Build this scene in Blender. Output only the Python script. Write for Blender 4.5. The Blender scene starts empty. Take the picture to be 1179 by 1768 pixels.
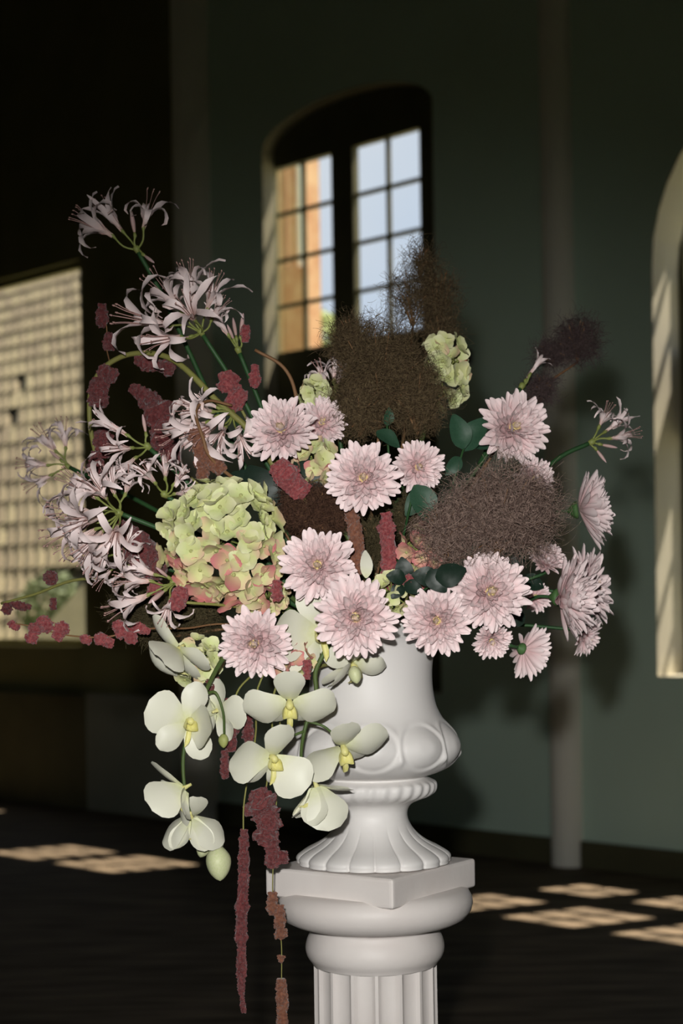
import bpy, bmesh, math, random
import numpy as np
from mathutils import Vector, Matrix, noise

random.seed(7)
rng = np.random.default_rng(11)
C = bpy.context.scene.collection
R = math.radians

# ------------------------------------------------------------------ camera, sky, sun, flash, exposure
FPX, CX, HY = 2900.0, 589.5, 1050.0          # focal length in pixels, principal column, horizon row (image 1179 x 1768)
EYE = 1.4
CAM_R = Matrix.Rotation(R(90), 3, 'X') @ Matrix.Rotation(R(-0.9), 3, 'Z')
CAM_P = Vector((0, 0, EYE))
scn = bpy.context.scene
cd = bpy.data.cameras.new('camera'); cam = bpy.data.objects.new('camera', cd); C.objects.link(cam)
cd.sensor_fit = 'VERTICAL'; cd.sensor_height = 36.0; cd.lens = FPX * 36.0 / 1768.0
cd.shift_y = (HY - 884.0) / 1768.0
cd.clip_start = 0.05; cd.clip_end = 300
cd.dof.use_dof = True; cd.dof.focus_distance = 2.42; cd.dof.aperture_fstop = 4.5
cam.matrix_world = Matrix.Translation(CAM_P) @ CAM_R.to_4x4()
scn.camera = cam
scn.view_settings.view_transform = 'Standard'; scn.view_settings.look = 'None'
scn.view_settings.gamma = 1.0; scn.view_settings.use_curve_mapping = False
scn.view_settings.exposure = 0.0

world = bpy.data.worlds.new('sky'); scn.world = world; world.use_nodes = True
wn = world.node_tree.nodes; wl = world.node_tree.links
bg = wn['Background']; bg.inputs['Strength'].default_value = 1.0
tcw = wn.new('ShaderNodeTexCoord'); nzw = wn.new('ShaderNodeTexNoise'); nzw.inputs['Scale'].default_value = 4.0
nzw.inputs['Detail'].default_value = 4.0
rmw = wn.new('ShaderNodeValToRGB')
rmw.color_ramp.elements[0].position = .35; rmw.color_ramp.elements[0].color = (.56, .66, .80, 1)
rmw.color_ramp.elements[1].position = .70; rmw.color_ramp.elements[1].color = (.74, .77, .80, 1)
wl.new(tcw.outputs['Generated'], nzw.inputs['Vector']); wl.new(nzw.outputs['Fac'], rmw.inputs['Fac'])
wl.new(rmw.outputs['Color'], bg.inputs['Color'])

KT, KN = .15, .45                              # how far sunlight moves along the wall and into the room per metre of fall
S2 = math.sqrt(.5)
T = Vector((S2, -S2, 0)); N = Vector((-S2, -S2, 0)); UP = Vector((0, 0, 1))
sun_dir = (T * -KT + N * KN - UP).normalized()
sd = bpy.data.lights.new('sun', 'SUN'); sd.energy = 15.0; sd.angle = R(.53); sd.color = (1.0, .86, .68)
so = bpy.data.objects.new('sun', sd); C.objects.link(so); so.rotation_euler = sun_dir.to_track_quat('-Z', 'Y').to_euler()

fd = bpy.data.lights.new('camera_flash', 'SPOT'); fd.energy = 212.0; fd.shadow_soft_size = .022
fd.spot_size = R(48); fd.spot_blend = 1.0; fd.color = (1.0, .985, .95)
fo = bpy.data.objects.new('camera_flash', fd); C.objects.link(fo)
fo.location = (-.045, .02, EYE + .125)
fo.rotation_euler = (Vector((.03, 2.6, EYE - .19)) - Vector(fo.location)).to_track_quat('-Z', 'Y').to_euler()

# ------------------------------------------------------------------ helpers
def P(u, v, z):
    """The point that lies z metres deep along the view and shows at pixel (u, v)."""
    return CAM_P + CAM_R @ Vector(((u - CX) / FPX * z, -(v - HY) / FPX * z, -z))

def on_plane(u, v, D):
    """(t, h) on the upright plane X + Y = D parallel to the window wall."""
    d = CAM_R @ Vector(((u - CX) / FPX, -(v - HY) / FPX, -1))
    k = D / (d.x + d.y); p = CAM_P + d * k
    return (p.x - (p.y - 10.23)) * S2, p.z

def WP(t, n, h):
    """A point from wall coordinates: t along the wall, n into the room, h above the floor."""
    return Vector((0, 10.23, h)) + T * t + N * n

def px(z): return z / FPX

def vdir(fx, fy, fz):
    """Direction from viewer terms: x to the side, y up, z towards the camera."""
    return Vector((fx, -fz, fy)).normalized()

def frame_z(d, roll=0.0, ref=UP):
    """Rotation whose Z axis is d, Y axis as near to ref as it goes, turned by roll."""
    d = Vector(d).normalized()
    r = ref if abs(d.dot(ref)) < .98 else Vector((0, 1, 0))
    x = r.cross(d).normalized(); y = d.cross(x)
    m = Matrix((x, y, d)).transposed()
    return (m @ Matrix.Rotation(roll, 3, 'Z')).to_4x4()

def MT(p): return Matrix.Translation(Vector(p))
def MS(a, b=None, c=None):
    b = a if b is None else b; c = a if c is None else c
    return Matrix.Diagonal((a, b, c, 1))
def RX(a): return Matrix.Rotation(a, 4, 'X')
def RY(a): return Matrix.Rotation(a, 4, 'Y')
def RZ(a): return Matrix.Rotation(a, 4, 'Z')

WM = {}
def link(name, data, parent, M, mats=None):
    o = bpy.data.objects.new(name, data); C.objects.link(o)
    WM[o] = M
    if parent is not None:
        o.parent = parent; o.matrix_basis = WM[parent].inverted() @ M
    else:
        o.matrix_basis = M
    return o

def thing(name, label, cat, loc=(0, 0, 0), group=None, kind=None):
    o = link(name, None, None, MT(loc)); o.empty_display_size = .02
    o['label'] = label
    if cat: o['category'] = cat
    if group: o['group'] = group
    if kind: o['kind'] = kind
    return o

def tag(o, label=None, cat=None, group=None, kind=None):
    if label: o['label'] = label
    if cat: o['category'] = cat
    if group: o['group'] = group
    if kind: o['kind'] = kind
    return o

def mesh(name, verts, faces, mat, smooth=True):
    me = bpy.data.meshes.new(name); me.from_pydata([tuple(v) for v in verts], [], faces); me.update()
    if smooth: me.polygons.foreach_set('use_smooth', [True] * len(me.polygons))
    if mat is not None: me.materials.append(mat)
    return me

def np_mesh(name, V, F, mat, smooth=False):
    """V (n,3) and F (m,3) arrays."""
    me = bpy.data.meshes.new(name)
    me.vertices.add(len(V)); me.vertices.foreach_set('co', V.astype(np.float32).ravel())
    k = F.shape[1]
    me.loops.add(F.size); me.loops.foreach_set('vertex_index', F.astype(np.int32).ravel())
    me.polygons.add(len(F)); me.polygons.foreach_set('loop_start', np.arange(0, F.size, k, dtype=np.int32))
    if smooth: me.polygons.foreach_set('use_smooth', np.ones(len(F), bool))
    me.update(calc_edges=True); me.validate()
    if mat is not None: me.materials.append(mat)
    return me

def grid_faces(nu, nv, close_v=False):
    """Faces of a grid with nu rows of nv vertices."""
    f = []
    for i in range(nu - 1):
        for j in range(nv if close_v else nv - 1):
            a = i * nv + j; b = i * nv + (j + 1) % nv
            f.append((a, b, b + nv, a + nv))
    return f

def spline(pts, n=6):
    """Catmull-Rom through points (Vectors)."""
    pts = [Vector(p) for p in pts]
    if len(pts) < 3:
        return [pts[0].lerp(pts[-1], i / n) for i in range(n + 1)]
    out = []
    q = [pts[0] * 2 - pts[1]] + pts + [pts[-1] * 2 - pts[-2]]
    for i in range(1, len(q) - 2):
        a, b, c, d = q[i - 1:i + 3]
        for k in range(n):
            s = k / n
            out.append(.5 * ((2 * b) + (c - a) * s + (2 * a - 5 * b + 4 * c - d) * s * s + (3 * b - a - 3 * c + d) * s ** 3))
    out.append(pts[-1]); return out

def tube(pts, rad, sides=6, cap=True):
    """verts, faces of a tube along points; rad a number or one per point."""
    n = len(pts); V = []; F = []
    if not hasattr(rad, '__len__'): rad = [rad] * n
    prev = None
    for i, p in enumerate(pts):
        d = (pts[min(i + 1, n - 1)] - pts[max(i - 1, 0)]).normalized()
        if prev is None:
            a = d.orthogonal().normalized()
        else:
            a = (prev - d * prev.dot(d)); a = a.normalized() if a.length > 1e-6 else d.orthogonal().normalized()
        prev = a; b = d.cross(a)
        for k in range(sides):
            th = 2 * math.pi * k / sides
            V.append(p + (a * math.cos(th) + b * math.sin(th)) * rad[i])
    F = grid_faces(n, sides, True)
    if cap:
        F.append(tuple(reversed(range(sides)))); F.append(tuple(range((n - 1) * sides, n * sides)))
    return V, F

def join(parts):
    V = []; F = []
    for v, f in parts:
        o = len(V); V += list(v); F += [tuple(i + o for i in x) for x in f]
    return V, F

def box_vf(c, sx, sy, sz, ax=(1, 0, 0), ay=(0, 1, 0), az=(0, 0, 1)):
    ax, ay, az = Vector(ax), Vector(ay), Vector(az); c = Vector(c)
    V = [c + ax * (x * sx / 2) + ay * (y * sy / 2) + az * (z * sz / 2) for x in (-1, 1) for y in (-1, 1) for z in (-1, 1)]
    return V, [(0, 1, 3, 2), (4, 6, 7, 5), (0, 4, 5, 1), (2, 3, 7, 6), (0, 2, 6, 4), (1, 5, 7, 3)]

def lathe(profile, seg, rfun=None):
    """profile: (radius, z) from bottom to top; rfun(r, z, theta) -> radius."""
    V = []
    for r, z in profile:
        for k in range(seg):
            th = 2 * math.pi * k / seg
            q = rfun(r, z, th) if rfun else r
            V.append(Vector((q * math.cos(th), q * math.sin(th), z)))
    F = grid_faces(len(profile), seg, True)
    F = [tuple(f) for f in F]
    return V, F

def resample(profile, step):
    out = []
    for (r0, z0), (r1, z1) in zip(profile, profile[1:]):
        n = max(1, int(math.hypot(r1 - r0, z1 - z0) / step))
        for k in range(n): out.append((r0 + (r1 - r0) * k / n, z0 + (z1 - z0) * k / n))
    out.append(profile[-1]); return out

def smooth_profile(pts, n=5):
    q = spline([Vector((r, z, 0)) for r, z in pts], n)
    return [(max(p.x, 0.0005), p.y) for p in q]

# ------------------------------------------------------------------ materials
def lin(r, g, b):
    f = lambda c: (c / 255 / 12.92) if c <= 10 else ((c / 255 + .055) / 1.055) ** 2.4
    return (f(r), f(g), f(b), 1)

def material(name, col, rough=.6, col2=None, axis=None, lo=0, hi=1, var=0.0, noise_scale=None, noise_col=None, noise_mix=.5,
             bump=0.0, bump_scale=60, spec=.35, hue=0.0, sheen=0.0, detail=3.0, space='Object'):
    """A node material: base colour, optional gradient along a local axis (col -> col2), noise colour, per-object variation, bump."""
    m = bpy.data.materials.new(name); m.use_nodes = True
    n = m.node_tree.nodes; l = m.node_tree.links; b = n['Principled BSDF']
    b.inputs['Roughness'].default_value = rough
    b.inputs['Specular IOR Level'].default_value = spec
    if sheen: b.inputs['Sheen Weight'].default_value = sheen
    tc = n.new('ShaderNodeTexCoord')
    rgb = n.new('ShaderNodeRGB'); rgb.outputs[0].default_value = col; out = rgb.outputs[0]
    if col2 is not None and axis is not None:
        sep = n.new('ShaderNodeSeparateXYZ'); l.new(tc.outputs['Object'], sep.inputs[0])
        mr = n.new('ShaderNodeMapRange'); mr.inputs['From Min'].default_value = lo; mr.inputs['From Max'].default_value = hi
        l.new(sep.outputs[axis], mr.inputs['Value'])
        mx = n.new('ShaderNodeMix'); mx.data_type = 'RGBA'; l.new(mr.outputs[0], mx.inputs['Factor'])
        l.new(out, mx.inputs['A']); mx.inputs['B'].default_value = col2; out = mx.outputs['Result']
    if noise_scale:
        nz = n.new('ShaderNodeTexNoise'); nz.inputs['Scale'].default_value = noise_scale; nz.inputs['Detail'].default_value = detail
        l.new(tc.outputs[space], nz.inputs['Vector'])
        rp = n.new('ShaderNodeMapRange'); rp.inputs['From Min'].default_value = .35; rp.inputs['From Max'].default_value = .65
        rp.inputs['To Max'].default_value = noise_mix
        l.new(nz.outputs['Fac'], rp.inputs['Value'])
        mx = n.new('ShaderNodeMix'); mx.data_type = 'RGBA'; l.new(rp.outputs[0], mx.inputs['Factor'])
        l.new(out, mx.inputs['A']); mx.inputs['B'].default_value = noise_col or col; out = mx.outputs['Result']
    if var:
        oi = n.new('ShaderNodeObjectInfo'); hs = n.new('ShaderNodeHueSaturation')
        mr = n.new('ShaderNodeMapRange'); mr.inputs['To Min'].default_value = 1 - var; mr.inputs['To Max'].default_value = 1 + var * .5
        l.new(oi.outputs['Random'], mr.inputs['Value']); l.new(mr.outputs[0], hs.inputs['Value'])
        if hue:
            m2 = n.new('ShaderNodeMapRange'); m2.inputs['To Min'].default_value = .5 - hue; m2.inputs['To Max'].default_value = .5 + hue
            l.new(oi.outputs['Random'], m2.inputs['Value']); l.new(m2.outputs[0], hs.inputs['Hue'])
        l.new(out, hs.inputs['Color']); out = hs.outputs['Color']
    l.new(out, b.inputs['Base Color'])
    if bump:
        nb = n.new('ShaderNodeTexNoise'); nb.inputs['Scale'].default_value = bump_scale; nb.inputs['Detail'].default_value = 5
        l.new(tc.outputs[space], nb.inputs['Vector'])
        bp = n.new('ShaderNodeBump'); bp.inputs['Strength'].default_value = bump; bp.inputs['Distance'].default_value = .01
        l.new(nb.outputs['Fac'], bp.inputs['Height']); l.new(bp.outputs[0], b.inputs['Normal'])
    return m

M = {}
M['plaster'] = material('plaster', (.62, .80, .67, 1), .85, noise_scale=1.2, noise_col=(.55, .70, .58, 1), noise_mix=.6, bump=.15, bump_scale=14)
M['grey_plaster'] = material('grey_plaster', (.24, .25, .20, 1), .85, noise_scale=2, noise_col=(.19, .20, .16, 1), noise_mix=.6)
M['pilaster'] = material('pilaster_paint', (.90, .88, .78, 1), .8, noise_scale=2.0, noise_col=(.84, .82, .72, 1), noise_mix=.5, bump=.1)
M['dark_panel'] = material('dark_timber', (.17, .16, .07, 1), .7, noise_scale=3, noise_col=(.22, .20, .09, 1), noise_mix=.6)
M['frame'] = material('painted_frame', (.095, .09, .045, 1), .7, noise_scale=5, noise_col=(.07, .065, .035, 1), noise_mix=.5)
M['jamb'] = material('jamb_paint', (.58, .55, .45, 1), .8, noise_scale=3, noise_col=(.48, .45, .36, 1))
M['jamb_shaded'] = material('jamb_shaded_paint', (.30, .28, .20, 1), .8, noise_scale=3, noise_col=(.25, .23, .17, 1))  # jamb colour darkened to tone down the sun on the centre reveal
M['ceiling'] = material('ceiling_boards', (.05, .045, .035, 1), .8, noise_scale=2, noise_col=(.04, .035, .03, 1))
def floor_material():
    m = bpy.data.materials.new('worn_boards'); m.use_nodes = True
    n = m.node_tree.nodes; l = m.node_tree.links; b = n['Principled BSDF']
    tc = n.new('ShaderNodeTexCoord'); mp = n.new('ShaderNodeMapping'); mp.inputs['Rotation'].default_value = (0, 0, R(20)); mp.inputs['Scale'].default_value = (1.2, 9, 1)
    l.new(tc.outputs['Object'], mp.inputs['Vector'])
    nz = n.new('ShaderNodeTexNoise'); nz.inputs['Scale'].default_value = 2.0; nz.inputs['Detail'].default_value = 6
    l.new(mp.outputs[0], nz.inputs['Vector'])
    rp = n.new('ShaderNodeValToRGB'); rp.color_ramp.elements[0].position = .36; rp.color_ramp.elements[0].color = (.072, .056, .040, 1)
    rp.color_ramp.elements[1].position = .64; rp.color_ramp.elements[1].color = (.190, .145, .100, 1)
    l.new(nz.outputs['Fac'], rp.inputs['Fac']); l.new(rp.outputs['Color'], b.inputs['Base Color'])
    b.inputs['Roughness'].default_value = .75; b.inputs['Specular IOR Level'].default_value = .12
    return m
M['floor'] = floor_material()
def glass_material():
    m = bpy.data.materials.new('window_glass'); m.use_nodes = True
    n = m.node_tree.nodes; l = m.node_tree.links; n.remove(n['Principled BSDF']); o = n['Material Output']
    tr = n.new('ShaderNodeBsdfTransparent'); tr.inputs['Color'].default_value = (.94, .96, .97, 1)
    gl = n.new('ShaderNodeBsdfGlossy'); gl.inputs['Roughness'].default_value = .03
    mx = n.new('ShaderNodeMixShader'); fr = n.new('ShaderNodeFresnel'); fr.inputs['IOR'].default_value = 1.25
    l.new(fr.outputs[0], mx.inputs['Fac']); l.new(tr.outputs[0], mx.inputs[1]); l.new(gl.outputs[0], mx.inputs[2]); l.new(mx.outputs[0], o.inputs['Surface'])
    return m
M['glass'] = glass_material()
M['white_glaze'] = material('white_glaze', (.755, .73, .71, 1), .5, noise_scale=9, noise_col=(.72, .69, .67, 1), noise_mix=.4, spec=.4)
M['white_stone'] = material('white_stone', (.74, .69, .66, 1), .5, noise_scale=14, noise_col=(.67, .61, .58, 1), noise_mix=.55, bump=.04, bump_scale=90)
M['brick'] = material('orange_brick', (.50, .27, .15, 1), .9, noise_scale=6, noise_col=(.62, .42, .26, 1), noise_mix=.8, bump=.3, bump_scale=30)  # orange brick mottled with tan
M['tan_brick'] = material('tan_render', (.62, .44, .27, 1), .9, noise_scale=5, noise_col=(.5, .33, .2, 1), noise_mix=.7)
M['pipe_white'] = material('white_pipe', (.8, .79, .76, 1), .5, noise_scale=4, noise_col=(.7, .7, .68, 1))
M['pipe_dark'] = material('dark_pipe', (.06, .035, .025, 1), .7, noise_scale=4, noise_col=(.09, .05, .03, 1))  # dark brown colour of the downpipe on the pier
M['tile'] = material('roof_tile_clay', (.155, .125, .068, 1), .85, var=.28, hue=.01, noise_scale=5, noise_col=(.14, .125, .092, 1), noise_mix=.6, bump=.2)
M['deck'] = material('roof_deck_tar', (.035, .03, .02, 1), .9, noise_scale=4, noise_col=(.05, .04, .03, 1))
M['ground'] = material('dry_ground', (.30, .27, .20, 1), .95, noise_scale=.6, noise_col=(.20, .24, .12, 1), noise_mix=.7)
M['tree'] = material('tree_leaf', (.30, .36, .12, 1), .7, noise_scale=1.5, noise_col=(.40, .45, .20, 1), noise_mix=.8)
M['shrub'] = material('shrub_leaf', (.06, .09, .035, 1), .7, noise_scale=1.5, noise_col=(.10, .12, .05, 1), noise_mix=.8)
M['bark'] = material('bark', (.12, .09, .06, 1), .9, noise_scale=8, noise_col=(.07, .05, .04, 1), bump=.4)
M['path_slab'] = material('path_slab', (.34, .33, .32, 1), .8, noise_scale=6, noise_col=(.46, .43, .42, 1))
# flowers
M['mum'] = material('chrysanthemum_petal', (.70, .475, .48, 1), .65, col2=(.88, .735, .735, 1), axis='X', lo=.35, hi=.9, var=.10, spec=.2)
M['mum_in'] = material('chrysanthemum_inner_petal', (.80, .68, .36, 1), .65, col2=(.86, .66, .60, 1), axis='X', lo=.4, hi=1.0, var=.10, spec=.2)
M['mum_eye'] = material('chrysanthemum_eye', (.68, .60, .24, 1), .7, noise_scale=20, noise_col=(.74, .60, .36, 1))
M['calyx'] = material('green_calyx', (.055, .13, .04, 1), .6, noise_scale=30, noise_col=(.09, .17, .05, 1))
M['stem'] = material('green_stem', (.06, .105, .028, 1), .5, noise_scale=14, noise_col=(.10, .14, .04, 1), noise_mix=.7)
M['stem_dark'] = material('dark_green_stem', (.022, .070, .022, 1), .5, noise_scale=14, noise_col=(.035, .095, .03, 1), noise_mix=.7)
M['stem_olive'] = material('olive_stem', (.25, .25, .07, 1), .55, noise_scale=10, noise_col=(.19, .17, .05, 1), noise_mix=.7)
M['stem_brown'] = material('tan_stem', (.20, .10, .045, 1), .6, noise_scale=10, noise_col=(.27, .15, .07, 1), noise_mix=.7)
M['nerine'] = material('nerine_tepal', (.72, .50, .44, 1), .5, col2=(.90, .75, .74, 1), axis='Z', lo=.05, hi=.36, var=.12, spec=.3)
M['nerine_bud'] = material('nerine_bud', (.55, .36, .32, 1), .5, col2=(.66, .45, .45, 1), axis='Z', lo=.3, hi=.9, var=.12)
M['pedicel'] = material('nerine_pedicel', (.22, .27, .07, 1), .5, noise_scale=20, noise_col=(.30, .28, .09, 1))
M['filament'] = material('nerine_filament', (.56, .34, .32, 1), .5, noise_scale=20, noise_col=(.4, .22, .15, 1))
M['hyd_g'] = material('hydrangea_green', (.62, .66, .30, 1), .65, col2=(.78, .77, .48, 1), axis='X', lo=.2, hi=1, var=.14, hue=.012, spec=.2)
M['hyd_b'] = material('hydrangea_blush', (.66, .66, .32, 1), .65, col2=(.74, .48, .36, 1), axis='X', lo=.35, hi=1, var=.14, spec=.2)
M['hyd_p'] = material('hydrangea_pink', (.60, .42, .26, 1), .65, col2=(.62, .22, .22, 1), axis='X', lo=.1, hi=.8, var=.16, spec=.2)
M['hyd_eye'] = material('hydrangea_eye', (.45, .46, .20, 1), .7, noise_scale=20, noise_col=(.35, .38, .12, 1))
M['orchid'] = material('orchid_petal', (.62, .64, .36, 1), .45, col2=(.74, .73, .61, 1), axis='X', lo=.0, hi=.4, var=.05, spec=.3, noise_scale=8, noise_col=(.74, .74, .60, 1), noise_mix=.4)
M['orchid_lip'] = material('orchid_lip', (.70, .66, .22, 1), .45, noise_scale=20, noise_col=(.76, .72, .42, 1))
M['orchid_bud'] = material('orchid_bud', (.60, .65, .34, 1), .45, noise_scale=9, noise_col=(.70, .70, .48, 1), noise_mix=.7)
M['orchid_bud_green'] = material('orchid_bud_green', (.34, .38, .12, 1), .5, noise_scale=9, noise_col=(.42, .42, .16, 1))
M['amaranth'] = material('amaranth_red', (.085, .014, .015, 1), .9, noise_scale=220, noise_col=(.20, .05, .05, 1), noise_mix=.8, sheen=.3)
M['amaranth_bright'] = material('amaranth_bright', (.19, .026, .032, 1), .9, noise_scale=240, noise_col=(.36, .10, .10, 1), noise_mix=.8, sheen=.3)
M['amaranth_brown'] = material('amaranth_brown', (.14, .048, .026, 1), .9, noise_scale=220, noise_col=(.26, .11, .065, 1), noise_mix=.8, sheen=.3)
M['smoke_mauve'] = material('smoke_mauve', (.12, .072, .060, 1), .8, noise_scale=160, noise_col=(.46, .33, .27, 1), noise_mix=1.0)
M['smoke_brown'] = material('smoke_brown', (.060, .036, .018, 1), .8, noise_scale=170, noise_col=(.23, .165, .085, 1), noise_mix=1.0)
M['smoke_rust'] = material('smoke_rust', (.050, .022, .014, 1), .8, noise_scale=170, noise_col=(.17, .085, .05, 1), noise_mix=1.0)
M['smoke_plum'] = material('smoke_plum', (.085, .055, .055, 1), .8, noise_scale=20, noise_col=(.13, .09, .085, 1), noise_mix=.8)
M['smoke_moss'] = material('smoke_moss', (.072, .055, .024, 1), .8, noise_scale=20, noise_col=(.12, .095, .045, 1), noise_mix=.8)
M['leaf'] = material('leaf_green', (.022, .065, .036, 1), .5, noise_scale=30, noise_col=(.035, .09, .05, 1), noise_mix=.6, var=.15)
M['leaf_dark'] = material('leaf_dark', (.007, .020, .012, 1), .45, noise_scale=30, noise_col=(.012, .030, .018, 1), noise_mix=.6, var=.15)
M['sensor'] = material('sensor_case', (.03, .03, .03, 1), .5, noise_scale=10, noise_col=(.04, .04, .04, 1))
def emit(name, col, s):
    m = bpy.data.materials.new(name); m.use_nodes = True; n = m.node_tree.nodes
    e = n.new('ShaderNodeEmission'); e.inputs['Color'].default_value = col; e.inputs['Strength'].default_value = s
    m.node_tree.links.new(e.outputs[0], n['Material Output'].inputs['Surface']); return m
M['red_led'] = emit('red_lamp', (1, .06, .04, 1), 3.0)

# ------------------------------------------------------------------ the room
D0 = 10.23
def plate(name, D, outer, holes, thick, mat, parent=None):
    """Upright slab on the plane X + Y = D (its room face), thick metres outward, with openings; coordinates (t, h)."""
    bm = bmesh.new(); edges = []
    for poly in [outer] + holes:
        vs = [bm.verts.new((a, b, 0)) for a, b in poly]
        edges += [bm.edges.new((vs[i], vs[(i + 1) % len(vs)])) for i in range(len(vs))]
    r = bmesh.ops.triangle_fill(bm, use_beauty=True, use_dissolve=False, edges=edges)
    faces = list(bm.faces)
    e = bmesh.ops.extrude_face_region(bm, geom=faces)
    for v in e['geom']:
        if isinstance(v, bmesh.types.BMVert): v.co.z = thick
    off = (D - D0) * S2
    for v in bm.verts: v.co = WP(v.co.x, -off - v.co.z, v.co.y)
    bmesh.ops.recalc_face_normals(bm, faces=bm.faces)
    me = bpy.data.meshes.new(name); bm.to_mesh(me); bm.free(); me.materials.append(mat)
    return link(name, me, parent, Matrix.Identity(4))

def tbox(name, t0, t1, n0, n1, h0, h1, mat, parent=None, bevel=0):
    c = WP((t0 + t1) / 2, (n0 + n1) / 2, (h0 + h1) / 2)
    v, f = box_vf((0, 0, 0), abs(t1 - t0), abs(n1 - n0), abs(h1 - h0), T, N, UP)
    me = mesh(name, v, f, mat, False)
    bm = bmesh.new(); bm.from_mesh(me); bmesh.ops.recalc_face_normals(bm, faces=bm.faces)
    if bevel: bmesh.ops.bevel(bm, geom=bm.edges, offset=bevel, segments=2, affect='EDGES')
    bm.to_mesh(me); bm.free()
    return link(name, me, parent, MT(c))

def struct(o, label=None): o['kind'] = 'structure'; (label and o.__setitem__('label', label)); return o

TL = on_plane(306, 800, D0)[0]                 # where the window wall ends and the alcove begins
H = 6.6
# centre opening (arched), right opening (arched), alcove opening
ca0, ca1 = on_plane(454, 400, D0)[0], on_plane(750, 400, D0)[0]
cs = on_plane(456, 262, D0)[1]; cc = on_plane(605, 152, D0)[1]
def arch(t0, t1, base, spring, crown, n=20):
    m, a = (t0 + t1) / 2, (t1 - t0) / 2
    return [(t0, base), (t1, base)] + [(m + a * math.cos(math.pi * k / n), spring + (crown - spring) * math.sin(math.pi * k / n)) for k in range(n + 1)]
ra0 = on_plane(1128, 700, D0)[0]; ra1 = ra0 + 1.85; rs = on_plane(1128, 462, D0)[1]
DA = D0                                        # dark panelled stretch of the same wall
la0, la1 = on_plane(-40, 800, DA)[0], on_plane(143, 800, DA)[0]
lh0, lh1 = on_plane(80, 1115, DA)[1], on_plane(80, 462, DA)[1]

struct(plate('wall_back', D0, [(TL, 0), (12, 0), (12, H), (TL, H)],
             [arch(ca0, ca1, .9, cs, cc), arch(ra0, ra1, 1.02, rs, rs + .92)], .10, M['plaster']), 'pale grey-green plastered wall with tall arched openings')
struct(plate('wall_panelled', DA, [(-9, 0), (TL - .001, 0), (TL - .001, H), (-9, H)], [[(la0, lh0), (la1, lh0), (la1, lh1), (la0, lh1)]], .10, M['dark_panel']), 'dark timber panelled stretch of the window wall')
struct(tbox('wall_left', -9.3, -9, -.15, 14, 0, H, M['plaster']))
struct(tbox('wall_right', 12, 12.3, -.15, 14, 0, H, M['plaster']))
struct(plate('wall_front', D0 - 14.2 / S2, [(-9.3, 0), (12.3, 0), (12.3, H), (-9.3, H)], [[(6.2, .0001), (9.0, .0001), (9.0, 2.7), (6.2, 2.7)]], .2, M['plaster']), 'unseen plastered wall with an opening added to let in fill light')  # opening behind the camera added so skylight lifts the dark interior
struct(tbox('floor', -9.3, 12.3, -.15, 14.3, -.12, 0, M['floor']), 'dark worn board floor with patches of sun')
struct(tbox('ceiling', -9.3, 12.3, -.15, 14.3, H, H + .15, M['ceiling']))
struct(tbox('ground', -60, 60, -70, 40, -.5, -.15, M['ground']))
# pilasters
def engaged_column(name, u, r):
    """Half-round column against the wall whose outline starts at pixel column u."""
    c = on_plane(u, 700, D0)[0] + r * 1.42
    V = []
    for h in (0, H):
        for k in range(25): V.append(WP(c - r * math.cos(math.pi * k / 24), .001 + r * math.sin(math.pi * k / 24), h))
    F = [(k, k + 1, k + 26, k + 25) for k in range(24)] + [(24, 0, 25, 49)] + [tuple(range(24, -1, -1)), tuple(range(25, 50))]
    return link(name, mesh(name, V, F, M['pilaster'], False), None, Matrix.Identity(4))
struct(engaged_column('pilaster_1', 936, .095), 'pale pilaster on the wall beside the arched window')
struct(engaged_column('pilaster_2', 308, .15), 'pale pilaster at the edge of the dark panelling')
# low partition across the alcove
pa = on_plane(155, 1300, D0 - .1)[0]; ph = on_plane(230, 1200, D0 - .1)[1]
struct(tbox('wall_low', pa, TL - .002, .002, .10, 0, ph, M['grey_plaster']), 'low grey plaster partition below the dark panelling')
struct(tbox('trim_1', -9, pa - .002, .002, .10, 0, ph - .02, M['frame']), 'dark timber partition panel')
struct(tbox('baseboard_back', TL + .36, on_plane(936, 700, D0)[0] + .038, .001, .03, 0, .14, M['frame']))
struct(tbox('baseboard_right', on_plane(936, 700, D0)[0] + .232, 11.9, .001, .03, 0, .14, M['frame']))

def casement(root, dep, t0, t1, h0, h1, nc, nr, border, bar, mat):
    """A glazed light: border frame mesh with bars and panes as its sub-parts; dep metres outward of the wall face."""
    b = border
    o = plate('casement', D0 + dep / S2, [(t0, h0), (t1, h0), (t1, h1), (t0, h1)], [[(t0 + b, h0 + b), (t1 - b, h0 + b), (t1 - b, h1 - b), (t0 + b, h1 - b)]], .05, mat, root)
    a0, a1, c0, c1 = t0 + b, t1 - b, h0 + b, h1 - b
    for i in range(1, nc):
        x = a0 + (a1 - a0) * i / nc; tbox('glazing_bar', x - bar / 2, x + bar / 2, -dep - .012, -dep - .038, c0, c1, mat, o)
    for j in range(1, nr):
        y = c0 + (c1 - c0) * j / nr; tbox('glazing_bar', a0, a1, -dep - .010, -dep - .040, y - bar / 2, y + bar / 2, mat, o)
    for i in range(nc):
        for j in range(nr):
            x0 = a0 + (a1 - a0) * i / nc; y0 = c0 + (c1 - c0) * j / nr
            v = [WP(x0, -dep - .025, y0), WP(x0 + (a1 - a0) / nc, -dep - .025, y0), WP(x0 + (a1 - a0) / nc, -dep - .025, y0 + (c1 - c0) / nr), WP(x0, -dep - .025, y0 + (c1 - c0) / nr)]
            link('pane', mesh('pane', v, [(0, 1, 2, 3)], M['glass'], False), o, Matrix.Identity(4))
    return o

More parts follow.
